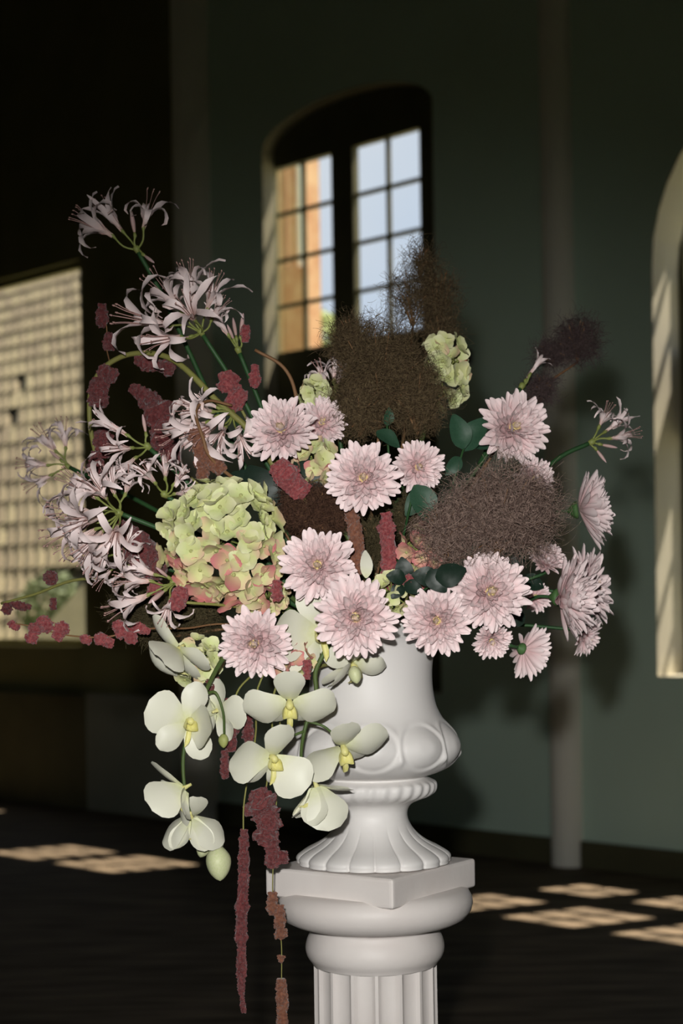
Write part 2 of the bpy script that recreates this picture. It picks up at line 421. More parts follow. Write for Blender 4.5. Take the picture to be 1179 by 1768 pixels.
# window in the centre opening: dark joinery, two glazed casements high up
dep = .102; DG = D0 + (dep + .03) / S2
w1 = thing('window_1', 'arched opening with dark joinery and two tall small-paned casements', None, WP((ca0 + ca1) / 2, 0, .9), kind='structure')
g = [on_plane(474, 400, DG)[0], on_plane(579, 400, DG)[0], on_plane(615, 400, DG)[0], on_plane(732, 400, DG)[0]]
gh0 = on_plane(530, 604, DG)[1]; gh1 = on_plane(675, 236, DG)[1]
hole = lambda a, b, c, d: [(a, c), (b, c), (b, d), (a, d)]
plate('joinery', D0 + dep / S2, arch(ca0 - .16, ca1 + .10, .80, cs, cc + .10), [hole(g[0], g[1], gh0, gh1), hole(g[2], g[3], gh0, gh1)], .06, M['frame'], w1)
for a, b in ((g[0], g[1]), (g[2], g[3])): casement(w1, dep + .005, a - .002, b + .002, gh0 - .002, gh1 + .002, 2, 4, .006, .022, M['frame'])
# pale lining of the opening
def lining(name, t0, t1, base, spring, crown, depth, mat, parent):
    a = arch(t0, t1, base, spring, crown); V = []; F = []
    th = .008; m = ((t0 + t1) / 2, spring)
    for x, y in a:
        dx, dy = m[0] - x, m[1] - y; k = th / max(.01, math.hypot(dx, dy))
        for q, n_ in ((0, .004), (1, .004), (1, -depth), (0, -depth)): V.append(WP(x + dx * k * q, n_, y + dy * k * q))
    nn = len(a)
    for i in range(nn):
        j = (i + 1) % nn
        for q in range(4): F.append((i * 4 + q, j * 4 + q, j * 4 + (q + 1) % 4, i * 4 + (q + 1) % 4))
    me = mesh(name, V, F, mat, False); bm = bmesh.new(); bm.from_mesh(me); bmesh.ops.recalc_face_normals(bm, faces=bm.faces); bm.to_mesh(me); bm.free()
    return link(name, me, parent, Matrix.Identity(4))
lining('reveal_lining', ca0, ca1, .9, cs, cc, dep - .003, M['jamb_shaded'], w1)
# big arched window at the side: two tiers of three lights
w2 = thing('window_2', 'tall arched window with a deep pale reveal catching the sun', None, WP((ra0 + ra1) / 2, 0, .75), kind='structure')
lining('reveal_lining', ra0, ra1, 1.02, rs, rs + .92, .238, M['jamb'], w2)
dep2 = .24
cols = [(ra0 + .035, ra0 + .45), (ra0 + .64, ra0 + 1.06), (ra0 + 1.24, ra0 + 1.66)]
rows = [(1.15, 2.25), (2.7, 3.75)]
plate('joinery', D0 + dep2 / S2, hole(ra0 - .25, ra1 + .25, .8, rs + 1.2), [hole(a, b, c, d) for a, b in cols for c, d in rows], .06, M['frame'], w2)
for a, b in cols:
    for c, d in rows: casement(w2, dep2 + .005, a - .002, b + .002, c - .002, d + .002, 2, 3, .006, .02, M['frame'])
# alcove window
w3 = thing('window_3', 'rectangular window in the dark panelling with tiled roof outside', None, WP((la0 + la1) / 2, 0, lh0), kind='structure')
da = (DA - D0) * S2
plate('frame', DA + .06, hole(la0 - .02, la1 + .02, lh0 - .02, lh1 + .02), [hole(la0 + .05, la1 - .05, lh0 + .05, lh1 - .05)], .06, M['dark_panel'], w3)
v = [WP(a, -da - .07, b) for a, b in hole(la0 + .04, la1 - .04, lh0 + .04, lh1 - .04)]
link('pane', mesh('pane', v, [(0, 1, 2, 3)], M['glass'], False), w3, Matrix.Identity(4))

# small dark sensor with a red lamp on the wall
ts, hs_ = on_plane(801, 614, D0 - .06)
sn = thing('wall_sensor', 'tiny dark wall sensor with a red light', 'sensor', WP(ts, .001, hs_ - .05))
tbox('case', ts - .03, ts + .03, .001, .04, hs_ - .045, hs_ + .035, M['sensor'], sn, .006)
lv, lf = tube([WP(ts, .038, hs_), WP(ts, .05, hs_)], [.017, .012], 10)
link('lamp', mesh('lamp', lv, lf, M['red_led']), sn, Matrix.Identity(4))

# ------------------------------------------------------------------ outside
DO = 14.0
q0 = on_plane(470, 500, DO)[0]
def post(name, u0, u1, D, h1, mat, parent, dn=.3):
    a, b = on_plane(u0, 500, D)[0], on_plane(u1, 500, D)[0]
    n0 = -(D - D0) * S2
    return tbox(name, a, b, n0, n0 - dn, -.15, h1, mat, parent, .01)
pier = thing('brick_pier', 'tan and orange brick pier with pipes outside the small-paned casement', 'pier', WP(q0, -(DO - D0) * S2, -.15))
post('rendered_edge', 462, 489, DO, 7.5, M['tan_brick'], pier)
post('dark_pipe', 489.6, 499, DO + .12, 7.5, M['pipe_dark'], pier, .1)
post('brick_shaft', 499.6, 512, DO, 7.5, M['brick'], pier)
post('white_downpipe', 513, 521, DO + .03, 7.5, M['pipe_white'], pier, .08)
post('lower_shaft', 490, 524, DO - .08, 4.3, M['brick'], pier, .1)

def blob_tree(name, label, c, rx, rz, n, leaf, mat, trunk=True):
    root = thing(name, label, 'tree' if trunk else 'shrub', (c.x, c.y, -.15))
    V = []; F = []
    for i in range(n):
        d = Vector((random.gauss(0, 1), random.gauss(0, 1), random.gauss(0, 1))).normalized() * random.uniform(.55, 1) ** .7
        p = c + Vector((d.x * rx, d.y * rx, d.z * rz)) * (1 + .18 * noise.noise(d * 2.2))
        a = Vector((random.uniform(-1, 1), random.uniform(-1, 1), random.uniform(-1, 1))).normalized(); b = a.orthogonal().normalized()
        s = leaf * random.uniform(.6, 1.2); k = len(V)
        V += [p - a * s, p + b * s * .5, p + a * s, p - b * s * .5]; F.append((k, k + 1, k + 2, k + 3))
    link('foliage', mesh('foliage', V, F, mat), root, Matrix.Identity(4))
    tv, tf = tube([Vector((c.x, c.y, -.15)), Vector((c.x + .03, c.y, c.z * .5)), Vector((c.x, c.y, c.z))], [.09, .07, .03], 8)
    link('trunk', mesh('trunk', tv, tf, M['bark']), root, Matrix.Identity(4))
blob_tree('bushy_tree', 'green tree crown low in the small-paned casement', P(560, 590, 22), .42, .40, 1500, .055, M['tree'])
blob_tree('garden_shrub', 'dark green shrub beside the tiled roof outside the panelled wall', P(88, 1045, 16.9), .33, .34, 900, .05, M['shrub'], False)

# tiled lean-to roof beyond the alcove window
DR = 14.6
RUP = Vector((-.177 * math.cos(R(31)), math.cos(R(31)), math.sin(R(31)))).normalized(); RNM = T.cross(RUP).normalized()
def roof_pt(t, s, lift=0.0):
    """t along the eaves, s metres up the 45 degree slope."""
    base = WP(t, -(DR - D0) * S2, 0.96)
    return base + RUP * s + RNM * lift
rt0 = on_plane(-45, 1100, DR)[0]; CW, RH, NC, NR = .205, .58, 13, 21
ob = thing('tiled_outbuilding', 'pale clay tiled outbuilding roof seen through the window in the dark panelling', 'building', WP(rt0 + 1.3, -(DR - D0) * S2, -.15))
v = [roof_pt(rt0, 0, -.02), roof_pt(rt0 + NC * CW, 0, -.02), roof_pt(rt0 + NC * CW, NR * RH, -.02), roof_pt(rt0, NR * RH, -.02)]
v += [p - Vector((0, 0, .08)) for p in v]
link('roof_deck', mesh('roof_deck', v, [(0, 1, 2, 3), (7, 6, 5, 4), (0, 4, 5, 1), (1, 5, 6, 2), (2, 6, 7, 3), (3, 7, 4, 0)], M['deck'], False), ob, Matrix.Identity(4))
tbox('outer_wall', rt0 + .02, rt0 + NC * CW, -(DR - D0) * S2 - .1, -(DR - D0) * S2 - .35, -.15, .94, M['tan_brick'], ob)
TV = []
for i in range(4):
    for j in range(6):
        a = math.pi * (j / 5); TV.append(Vector((-math.cos(a) * .5 * (1 - .06 * i / 3), i / 3, .20 * math.sin(a) * (1 - .1 * i / 3))))
tile_me = mesh('roof_tile', TV, grid_faces(4, 6), M['tile'])
tx = Matrix((RUP.cross(RNM), RUP, RNM)).transposed().to_4x4()
skip = {(3, 10), (4, 12)}
for j in range(NR):
    for i in range(NC):
        if (i, j) in skip or (j < 3 and i >= 7): continue
        p = roof_pt(rt0 + (i + .5) * CW + random.uniform(-.006, .006), j * RH, .035)
        link('roof_tile', tile_me, ob, MT(p) @ tx @ RX(-.035 + random.uniform(-.01, .01)) @ RZ(random.uniform(-.02, .02)) @ MS(CW * .95, RH * 1.04, CW * 1.5))
bd = link('path_slab', mesh('path_slab', *box_vf((0, 0, 0), .5, .03, 1.1), M['path_slab'], False), None, MT(P(122, 1092, 15.3)) @ RZ(R(-45)) @ RY(R(52)) @ RX(R(-8)))  # tilted slab built in place of the grey path outside
tag(bd, 'tilted grey slab standing in for the path below the tiled roof outside the panelled wall', 'board')

# ------------------------------------------------------------------ pedestal and urn
AX = P(645, 1490, 2.60); ZU = 2.60; K = px(ZU)
def zy(y): return EYE - (y - HY) * K           # height of an image row at the axis depth
PT = zy(1490)                                  # top of the pedestal
AXX, AXY = AX.x, AX.y
def upright(x, y, z): return MT((x, y, z))
ped = thing('pedestal_column', 'white fluted column pedestal with square top slab carrying the urn', 'pedestal', (AXX, AXY, 0))
# square top slab
sl = 262 * K
bm = bmesh.new(); bmesh.ops.create_cube(bm, size=1)
for v_ in bm.verts: v_.co = Vector((v_.co.x * sl, v_.co.y * sl, v_.co.z * 50 * K))
bmesh.ops.bevel(bm, geom=bm.edges, offset=.006, segments=3, affect='EDGES', profile=.6)
me = bpy.data.meshes.new('top_slab'); bm.to_mesh(me); bm.free(); me.materials.append(M['white_stone'])
link('top_slab', me, ped, MT((AXX - 4 * K, AXY, PT - 25 * K)) @ RZ(R(-35.5)))
tor = [(20, 1532), (150, 1532), (163, 1538), (169, 1549), (170, 1558), (167, 1570), (158, 1582), (143, 1590), (124, 1594), (116, 1597)]
tv, tf = lathe([(r * K, zy(y)) for r, y in reversed(tor)], 64)
link('torus_moulding', mesh('torus_moulding', tv, tf, M['white_stone']), ped, MT((AXX, AXY, 0)))
nk = smooth_profile([(107 * K, zy(1663)), (110 * K, zy(1658)), (117 * K, zy(1648)), (120 * K, zy(1634)), (117 * K, zy(1619)), (112 * K, zy(1608)), (111 * K, zy(1600)), (116 * K, zy(1596))], 3)
tv, tf = lathe(nk, 64); link('collar', mesh('collar', tv, tf, M['white_stone']), ped, MT((AXX, AXY, 0)))
NF = 16
def flute(r, z, th):
    f = (th * NF / (2 * math.pi)) % 1.0
    x = (f - .5) / .40
    return r * (1 - (.085 * math.sqrt(max(0, 1 - x * x)) if abs(x) < 1 else 0))
tv, tf = lathe([(107 * K, .17), (107 * K, .5), (106 * K, zy(1690)), (106 * K, zy(1660))], 256, flute)
link('fluted_shaft', mesh('fluted_shaft', tv, tf, M['white_stone'], False), ped, MT((AXX, AXY, 0)))
tv, tf = lathe(smooth_profile([(.15, .06), (.155, .08), (.15, .11), (.13, .125), (.118, .14), (.118, .16), (.105, .175)], 3), 48)
link('base_moulding', mesh('base_moulding', tv, tf, M['white_stone']), ped, MT((AXX, AXY, 0)))
bv, bf = box_vf((0, 0, .03), .32, .32, .06); link('base_block', mesh('base_block', bv, bf, M['white_stone'], False), ped, MT((AXX, AXY, 0)) @ RZ(R(-35.5)))

prof = [(60, 1489), (124, 1489), (131, 1483), (130, 1475), (118, 1466), (97, 1455), (80, 1443), (67, 1428), (60, 1411), (61, 1397), (69, 1387),
        (84, 1380), (99, 1374), (108, 1367), (111, 1358), (109, 1351), (101, 1346), (94, 1342), (97, 1339), (116, 1333), (134, 1323), (146, 1310), (151, 1294),
        (149, 1278), (141, 1263), (130, 1250), (120, 1236), (112, 1218), (107.5, 1195), (106, 1172), (107, 1148), (111, 1126), (119, 1108), (132, 1094), (143, 1086),
        (148, 1080), (147, 1075), (141, 1074), (128, 1082), (112, 1096), (98, 1125), (94, 1180), (60, 1230), (1, 1240)]
pr = smooth_profile([(r * K, zy(y)) for r, y in prof], 5)
NE, NR_, NC_ = 10, 18, 30
def sst(a, b, x):
    x = min(1, max(0, (x - a) / (b - a))); return x * x * (3 - 2 * x)
outer_n = len(pr) * 36 // 44
def urn_r(r, z, th):
    y = HY + (EYE - z) / K; q = r
    if r / K < 55 or (y < 1236): return q
    if 1236 <= y <= 1340 and r / K > 100:                                 # egg ornament with a frame and a drop between
        c = (th * NE / (2 * math.pi) + .02) % 1.0 - .5
        e = math.hypot(c * 2 * math.pi / NE * 150 / 42, (y - 1283) / 36)
        w = sst(1236, 1252, y) * (1 - sst(1326, 1338, y))
        d = 4.5 * (1 - sst(.25, .98, e)) - 1.6 * math.exp(-((e - 1.0) / .10) ** 2) + 2.0 * math.exp(-((e - 1.2) / .14) ** 2)
        cb = .5 - abs(c)
        d += 4 * math.exp(-((cb * 2 * math.pi / NE * 150) / 5) ** 2 - ((y - 1306) / 9) ** 2)
        q += d * w * K
    elif 1342 < y < 1382:                                                   # shallow twisted leaves on the collar
        w = sst(1344, 1352, y) * (1 - sst(1374, 1382, y))
        q += 1.3 * K * w * math.sin(th * NC_ + (y - 1360) * .05)
    elif y > 1405:                                                          # lobes of the foot
        w = sst(1418, 1474, y)
        lob = math.sqrt(abs(math.cos(th * NR_ / 2)))
        q += K * w * (8 * lob - 6)
    return q
uv_, uf_ = lathe(pr, 360, urn_r)
urn = thing('garden_urn', 'white glazed classical urn with egg moulding filled with flowers', 'urn', (AXX, AXY, PT))
link('urn_body', mesh('urn_body', uv_, uf_, M['white_glaze']), urn, MT((AXX, AXY, 0)))
MOUTH = Vector((AXX, AXY, zy(1100)))

# ------------------------------------------------------------------ botanical pieces
def strip(n, m, width, phi, cup=0.0, ripple=0.0, seed=0, tip=0.0):
    """Petal: runs along +X (or +Z) from the origin with unit length; phi(s) is its bend angle, width(s) its breadth, cup lifts the edges."""
    rd = random.Random(seed); V = []; x = z = 0.0
    off = rd.uniform(0, 6)
    for i in range(n):
        s = i / (n - 1)
        a = phi(s)
        if i:
            am = phi((i - .5) / (n - 1)); x += math.cos(am) / (n - 1); z += math.sin(am) / (n - 1)
        w = width(s)
        for j in range(m):
            c = (j / (m - 1)) * 2 - 1
            lift = cup * w * (c * c) + ripple * math.sin(s * 9 + off + c * 2) * abs(c)
            V.append(Vector((x - math.sin(a) * lift + tip * (1 - c * c) * s ** 8 * math.cos(a), c * w / 2, z + math.cos(a) * lift + tip * (1 - c * c) * s ** 8 * math.sin(a))))
    return V, grid_faces(n, m)

def spoon(s, w, base=.38):
    a = base + (1 - base) * min(1, s / .6) ** 1.1
    b = 1 if s < .74 else 1 - .52 * ((s - .74) / .26) ** 2.2
    return w * a * b

MUM = []                                          # outer, middle, inner petals of the chrysanthemum
for k in range(4): MUM.append(mesh('outer_petal', *strip(7, 5, lambda s: spoon(s, .225 + .02 * (k % 2)), lambda s, k=k: (.12 - .07 * k) + (.15 + .15 * k) * s, .30, .006, k, .05), M['mum']))
MID = [mesh('petal', *strip(7, 5, lambda s: spoon(s, .27), lambda s, k=k: -.22 + (.62 + .2 * k) * s, .42, .006, k, .06), M['mum']) for k in range(3)]
INN = [mesh('inner_petal', *strip(6, 5, lambda s: spoon(s, .32), lambda s, k=k: -.25 + (.95 + .3 * k) * s, .5, .0, k, .07), M['mum_in']) for k in range(2)]
dv, df = lathe([(.001, -.05), (.10, -.03), (.13, .03), (.11, .10), (.06, .14), (.002, .15)], 14); EYE_ME = mesh('flower_eye', dv, df, M['mum_eye'])
cv, cf = lathe([(.002, -.26), (.05, -.26), (.07, -.22), (.15, -.16), (.20, -.09), (.20, -.03), (.05, -.02)], 14); CAL_ME = mesh('calyx', cv, cf, M['calyx'])

RINGS = [(23, -7, .93, 'o', .00), (23, 2, .94, 'o', .01), (22, 10, .90, 'o', .02), (21, 18, .83, 'm', .03), (20, 26, .75, 'm', .04), (18, 34, .66, 'm', .05), (16, 43, .57, 'm', .06), (13, 53, .47, 'm', .07), (10, 63, .38, 'i', .08), (7, 75, .30, 'i', .09)]
def stem_part(root, pts, r0, r1, mat, name='stem', sides=6, n=6):
    q = spline(pts, n); o = WM[root].translation
    v, f = tube([p - o for p in q], [r0 + (r1 - r0) * i / (len(q) - 1) for i in range(len(q))], sides)
    return link(name, mesh(name, v, f, mat), root, MT(o))

def base_pt(j=.05):
    return MOUTH + Vector((random.uniform(-j, j), random.uniform(-j, j), -.03))

def chrysanthemum(label, u, v, z, dpx, face, rings=RINGS, droop=0.0, stem=None, simple=False):
    b = base_pt(); c = P(u, v, z); d = vdir(*face); rad = dpx / 2 * px(z)
    root = thing('chrysanthemum', label, 'flower', b, 'pink chrysanthemums')
    base = MT(c - d * rad * .22) @ frame_z(d, random.uniform(0, 6))
    ph = random.uniform(0, 6)
    for ri, (n, el, ln, kind, h) in enumerate(rings):
        for k in range(n):
            az = 2 * math.pi * (k + random.uniform(-.22, .22)) / n + ph + ri * .37
            e = R(el - droop + random.uniform(-9, 9)); L = rad * ln * random.uniform(.86, 1.10)
            me = random.choice({'o': MUM, 'm': MID, 'i': INN}[kind])
            nm = {'o': 'petal', 'm': 'petal', 'i': 'inner_petal'}[kind]
            link(nm, me, root, base @ MT((0, 0, h * rad)) @ RZ(az) @ RY(-e) @ RX(random.uniform(-.3, .3)) @ MS(L, L * random.uniform(.9, 1.12), L))
    link('flower_eye', EYE_ME, root, base @ MT((0, 0, .09 * rad)) @ MS(rad * 1.15))
    link('calyx', CAL_ME, root, base @ MS(rad))
    back = c - d * rad * .45
    pts = [b] + ([P(*q) for q in stem] if stem else [b.lerp(back, .55) + Vector((0, 0, .02)) - d * .02]) + [back - d * .02, back]
    stem_part(root, pts, .0030, .0026, M['stem_dark'])
    return root

# nerine: recurved narrow tepals, local axis +Z
def tepal(seed, a0, k, w, L=1.0, p=2.0):
    rd = random.Random(seed); n = 11; V = []; x = 0; z = 0; off = rd.uniform(0, 6)
    for i in range(n):
        s = i / (n - 1); a = a0 + k * s ** p
        if i:
            am = a0 + k * ((i - .5) / (n - 1)) ** p; x += math.sin(am) / (n - 1); z += math.cos(am) / (n - 1)
        ww = w * (.42 + .58 * math.sin(math.pi * min(1, s / .62) / 2)) * (1 if s < .6 else max(.10, 1 - ((s - .6) / .4) ** 1.8))
        for j in range(3):
            c = j - 1; lift = (.22 * ww * c * c) + .024 * math.sin(s * 15 + off + c) * abs(c)
            V.append(Vector((x + .02 - math.cos(a) * lift, c * ww / 2, z + math.sin(a) * lift)))
    return V, grid_faces(n, 3)
TEP = [mesh('tepal', *tepal(i, .12, k, .115, p=p), M['nerine']) for i, (k, p) in enumerate([(2.2, 1.7), (3.2, 1.9), (4.3, 2.1), (5.4, 2.3), (1.7, 1.6), (3.4, 2.8)])]
TEP_TIGHT = [mesh('tepal', *tepal(i + 20, .06, k, .11, p=2.6), M['nerine']) for i, k in enumerate([.7, 1.2, 1.9])]
fv = []
for k in range(6):
    a = k * 1.047; q = [Vector((math.cos(a) * r, math.sin(a) * r, h)) for r, h in ((.02, .05), (.06, .35), (.10, .65), (.16, .85))]
    fv.append(tube(spline(q, 2), .008, 3)); fv.append(tube([q[-1], q[-1] + Vector((.01, .01, .035))], [.018, .012], 4))
STAM = mesh('stamens', *join(fv), M['filament'])
bv_, bf_ = lathe(smooth_profile([(.005, 0), (.06, .15), (.11, .45), (.10, .70), (.05, .92), (.004, 1.0)], 2), 8); NBUD = mesh('bud', bv_, bf_, M['nerine_bud'])

def nerine(label, umbel, florets, stem=None, tight=False, width=1.0):
    """umbel (u, v, z); florets (u, v, dz, kind) give each flower's mouth; kind o open, b bud, c closed flower."""
    b = base_pt(); c = P(*umbel)
    root = thing('nerine', label, 'flower', b, 'pale pink nerines')
    for (u, v, dz, kind) in florets:
        m = P(u, v, umbel[2] + dz); d = m - c; D = d.length; d.normalize()
        fr = MT(c) @ frame_z(d, random.uniform(0, 6))
        pl = D * (.42 if kind != 'b' else .35)
        fl = max(D - pl, .03)
        q = spline([Vector((0, 0, 0)), Vector((.06 * D, 0, pl * .5)), Vector((0, 0, pl))], 3)
        tv, tf = tube(q + [Vector((0, 0, pl + .006))], [.0016] * (len(q) - 1) + [.0032, .0020], 6)
        fo_ = link('floret', mesh('floret', tv, tf, M['pedicel']), root, fr)
        fb = fr @ MT((0, 0, pl))
        if kind == 'b':
            link('bud', NBUD, fo_, fb @ MS(fl * .8, fl * .8, fl)); continue
        L = fl * 1.5
        for k in range(6):
            me = random.choice(TEP_TIGHT if kind == 'c' else TEP)
            s = L * random.uniform(.9, 1.12)
            link('tepal', me, fo_, fb @ RZ(k * math.pi / 3 + random.uniform(-.2, .2)) @ RY(random.uniform(-.06, .14)) @ MS(s, s * width * 1.12, s))
        link('stamens', STAM, fo_, fb @ MS(L * .9))
    mid = [P(*q) for q in stem] if stem else [b.lerp(c, .5) + Vector((0, 0, .03))]
    stem_part(root, [b] + mid + [c], .0042, .0036, M['stem_dark'], sides=7)
    vv, vf = tube([Vector((0, 0, -.004)), Vector((0, 0, .004)), Vector((0, 0, .008))], [.004, .006, .003], 8)
    link('umbel_node', mesh('umbel_node', vv, vf, M['pedicel']), root, MT(c) @ frame_z(c - mid[-1]))
    return root

# hydrangea
def hyd_petal(seed, mat):
    rd = random.Random(seed); a, b = rd.uniform(.0, .3), rd.uniform(-.5, .2)
    w = lambda s: 1.12 * max(.10, math.sqrt(max(0, math.sin(math.pi * min(1, .06 + .93 * s ** .85)))))
    return mesh('petal', *strip(6, 5, w, lambda s: a + b * s, .12, .06, seed), M[mat])
HYD = {m: [hyd_petal(i, m) for i in range(3)] for m in ('hyd_g', 'hyd_b', 'hyd_p')}
hv, hf = lathe([(.002, -.02), (.10, 0), (.13, .07), (.08, .15), (.002, .17)], 8); HEYE = mesh('floret', hv, hf, M['hyd_eye'])
def hydrangea(label, u, v, z, rx, ry, rz, n, size, pink, cut=-.25, face=(0, 0, 1), stem=None):
    b = base_pt(); c = P(u, v, z); k = px(z)
    root = thing('hydrangea', label, 'flower', b, 'green and pink hydrangea heads')
    fd_ = vdir(*face)
    for i in range(n):
        y = 1 - 2 * (i + .5) / n; th = i * 2.39996; r = math.sqrt(1 - y * y)
        d = Vector((r * math.cos(th), r * math.sin(th), y))
        d = (d + Vector((random.gauss(0, .08), random.gauss(0, .08), random.gauss(0, .08)))).normalized()
        if d.dot(fd_) < cut: continue
        sc = random.uniform(.78, 1.07)
        p = c + Vector((d.x * rx * k, d.y * rz * k, d.z * ry * k)) * sc
        nn = (Vector((d.x / rx, d.y / rz, d.z / ry)).normalized() + Vector((random.gauss(0, .30), random.gauss(0, .30), random.gauss(0, .30)))).normalized()
        s = size * k * .5 * random.uniform(.8, 1.15)
        fr = MT(p) @ frame_z(nn, random.uniform(0, 6))
        fl = link('floret', HEYE, root, fr @ MS(s))
        pk = pink(d) + random.uniform(-.25, .25)
        for q in range(4):
            m = 'hyd_p' if pk + random.uniform(-.15, .15) > .72 else 'hyd_b' if pk + random.uniform(-.2, .2) > .36 else 'hyd_g'
            link('petal', random.choice(HYD[m]), fl, fr @ RZ(q * math.pi / 2 + random.uniform(-.15, .15)) @ RY(R(random.uniform(-14, 8))) @ MT((.04 * s, 0, (q % 2) * .04 * s)) @ MS(s * random.uniform(.9, 1.1)))
    # inner mass of stalks behind the florets
    hv_ = []
    for i in range(26):
        d = (fd_ * .4 + Vector((random.gauss(0, 1), random.gauss(0, 1), random.gauss(0, 1)))).normalized()
        e = c + Vector((d.x * rx * k, d.y * rz * k, d.z * ry * k)) * .85
        s0 = c - fd_ * rz * k * .5
        hv_.append(tube(spline([s0, (s0 + e) / 2 + d * .01, e], 2), [.0016] * 5, 4))
    link('stalks', mesh('stalks', *join(hv_), M['pedicel']), root, Matrix.Identity(4))
    stem_part(root, [b] + ([P(*q) for q in stem] if stem else []) + [c - fd_ * rz * k * .5], .004, .004, M['stem'])
    return root

# orchids
def opet(name, wmax, bend, cup, seed, base=.28, fat=.55):
    w = lambda s: max(.03, wmax * min(1, base + (1 - base) * min(1, s / fat) ** .9) * (1 if s < fat else math.sqrt(max(0, 1 - ((s - fat) / (1.02 - fat)) ** 2.2))))
    return mesh(name, *strip(9, 7, w, bend, cup, .012, seed), M['orchid'])
OP = {
    'petal': [opet('petal', 1.02, lambda s: .15 - .55 * s, -.10, 1), opet('petal', .98, lambda s: .25 - .9 * s, -.14, 2), opet('petal', 1.0, lambda s: -.1 + .5 * s, .12, 3)],
    'petal_curl': [opet('petal', .95, lambda s: .3 - 1.7 * s * s, -.2, 4)],
    'sepal': [opet('sepal', .74, lambda s: .1 - .5 * s, -.12, 5, .4), opet('sepal', .70, lambda s: .2 - .9 * s, -.16, 6, .4)],
    'sepal_fwd': [opet('sepal', .66, lambda s: .2 + .8 * s, .14, 7, .4)],
}
lp = []
lp.append(strip(6, 5, lambda s: .16 + .12 * s if s < .7 else .24 * (1 - s) / .3 + .02, lambda s: .5 - 1.5 * s, .5, .0, 1))
LIPMID = mesh('lip', *[(lambda v, f: ([p * .30 for p in v], f))(*lp[0])][0], M['orchid_lip'])
LOBE = mesh('lip_lobe', *(lambda v, f: ([p * .20 for p in v], f))(*strip(5, 5, lambda s: .75 * max(.1, math.sqrt(max(0, math.sin(math.pi * min(1, .1 + .88 * s))))), lambda s: .2 + 1.1 * s, .45, 0, 3)), M['orchid_lip'])
ov, of_ = tube(spline([Vector((0, 0, -.10)), Vector((0, .01, 0)), Vector((0, .025, .08)), Vector((0, .01, .14))], 3), [.018, .02, .025, .032, .038, .042, .045, .045, .04, .02], 10)
COL = mesh('blossom', ov, of_, M['orchid_lip'])
def orchid_flower(root, u, v, z, wpx, face, roll=0, petals=('petal', 'petal'), dorsal='sepal', lower='sepal', pe=(8, 8), de=10, le=12, paz=(172, 8)):
    """One blossom on its spray; pe, de, le: how far petals, top sepal and lower sepals rise towards the front, degrees."""
    c = P(u, v, z); d = vdir(*face); s = wpx * px(z)
    fr = MT(c) @ frame_z(d, R(roll))
    f = link('blossom', COL, root, fr @ MS(s))
    def put(kind, az, el, L, W=1.0):
        me = random.choice(OP[kind]); nm = 'petal' if kind.startswith('petal') else 'sepal'
        link(nm, me, f, fr @ RZ(R(az)) @ MT((.03 * s, 0, 0)) @ RY(-R(el)) @ MS(L * s, L * s * W, L * s))
    put(dorsal, 90, de - 3, .48); put(lower, 232, le - 4, .46); put(lower, 308, le - 4, .46)
    put(petals[0], paz[0], pe[0] + 3, .53); put(petals[1], paz[1], pe[1] + 3, .53)
    link('lip', LIPMID, f, fr @ RZ(R(-90)) @ MT((.03 * s, 0, .03 * s)) @ RY(-R(35)) @ MS(s))
    for sx in (-1, 1): link('lip_lobe', LOBE, f, fr @ MT((sx * .03 * s, -.03 * s, .04 * s)) @ RZ(R(-90 + sx * 62)) @ RY(-R(30)) @ MS(s))
    return c, d, s
ev, ef = lathe(smooth_profile([(.003, -1), (.35, -.88), (.72, -.45), (.80, 0), (.62, .5), (.30, .85), (.003, 1)], 3), 16, lambda r, z, th: r * (1 + .07 * math.cos(3 * th) * (1 - abs(z))))
OBUD = mesh('bud', ev, ef, M['orchid_bud']); OBUDG = mesh('bud', ev, ef, M['orchid_bud_green'])

# amaranth: velvet tassels
def velvet(pts, rads, step=.0022, grain=.0019, seed=0, dens=1.0):
    """A lumpy tube covered with grains; arrays of vertices and triangles."""
    rd = random.Random(seed)
    q = spline(pts, 7); n = len(q)
    rr = [rads[min(len(rads) - 1, int(i / (n - 1) * (len(rads) - 1)))] * (1 - ((i / (n - 1) * (len(rads) - 1)) % 1)) + rads[min(len(rads) - 1, int(i / (n - 1) * (len(rads) - 1)) + 1)] * ((i / (n - 1) * (len(rads) - 1)) % 1) for i in range(n)]
    rr = [r * (1 +   .45 * noise.noise(p * 70 + Vector((seed, 0, 0)))) for r, p in zip(rr, q)]
    v, f = tube(q, rr, 10)
    v = [p + Vector((noise.noise(p * 190), noise.noise(p * 190 + Vector((9, 0, 0))), noise.noise(p * 190 + Vector((0, 9, 0))))) * rr[min(n - 1, i // 10)] * .45 for i, p in enumerate(v)]
    out = [(v, f)]
    L = sum((q[i + 1] - q[i]).length for i in range(n - 1))
    area = L * 2 * math.pi * sum(rr) / n
    m = int(min(2600, area / (grain * grain * 3.2)) * dens)
    OC = [(1, 0, 0), (-1, 0, 0), (0, 1, 0), (0, -1, 0), (0, 0, 1), (0, 0, -1)]; OF = [(0, 2, 4), (2, 1, 4), (1, 3, 4), (3, 0, 4), (2, 0, 5), (1, 2, 5), (3, 1, 5), (0, 3, 5)]
    for _ in range(m):
        i = rd.randrange(n - 1); s = rd.random(); j = rd.randrange(10)
        a = v[i * 10 + j].lerp(v[i * 10 + (j + 1) % 10], rd.random()); b = v[(i + 1) * 10 + j].lerp(v[(i + 1) * 10 + (j + 1) % 10], rd.random())
        p = a.lerp(b, s); g_ = grain * rd.uniform(.6, 1.3)
        rot = Matrix.Rotation(rd.uniform(0, 6), 3, Vector((rd.uniform(-1, 1), rd.uniform(-1, 1), rd.uniform(-1, 1))).normalized())
        out.append(([p + rot @ Vector(o) * g_ for o in OC], OF))
    return join(out)

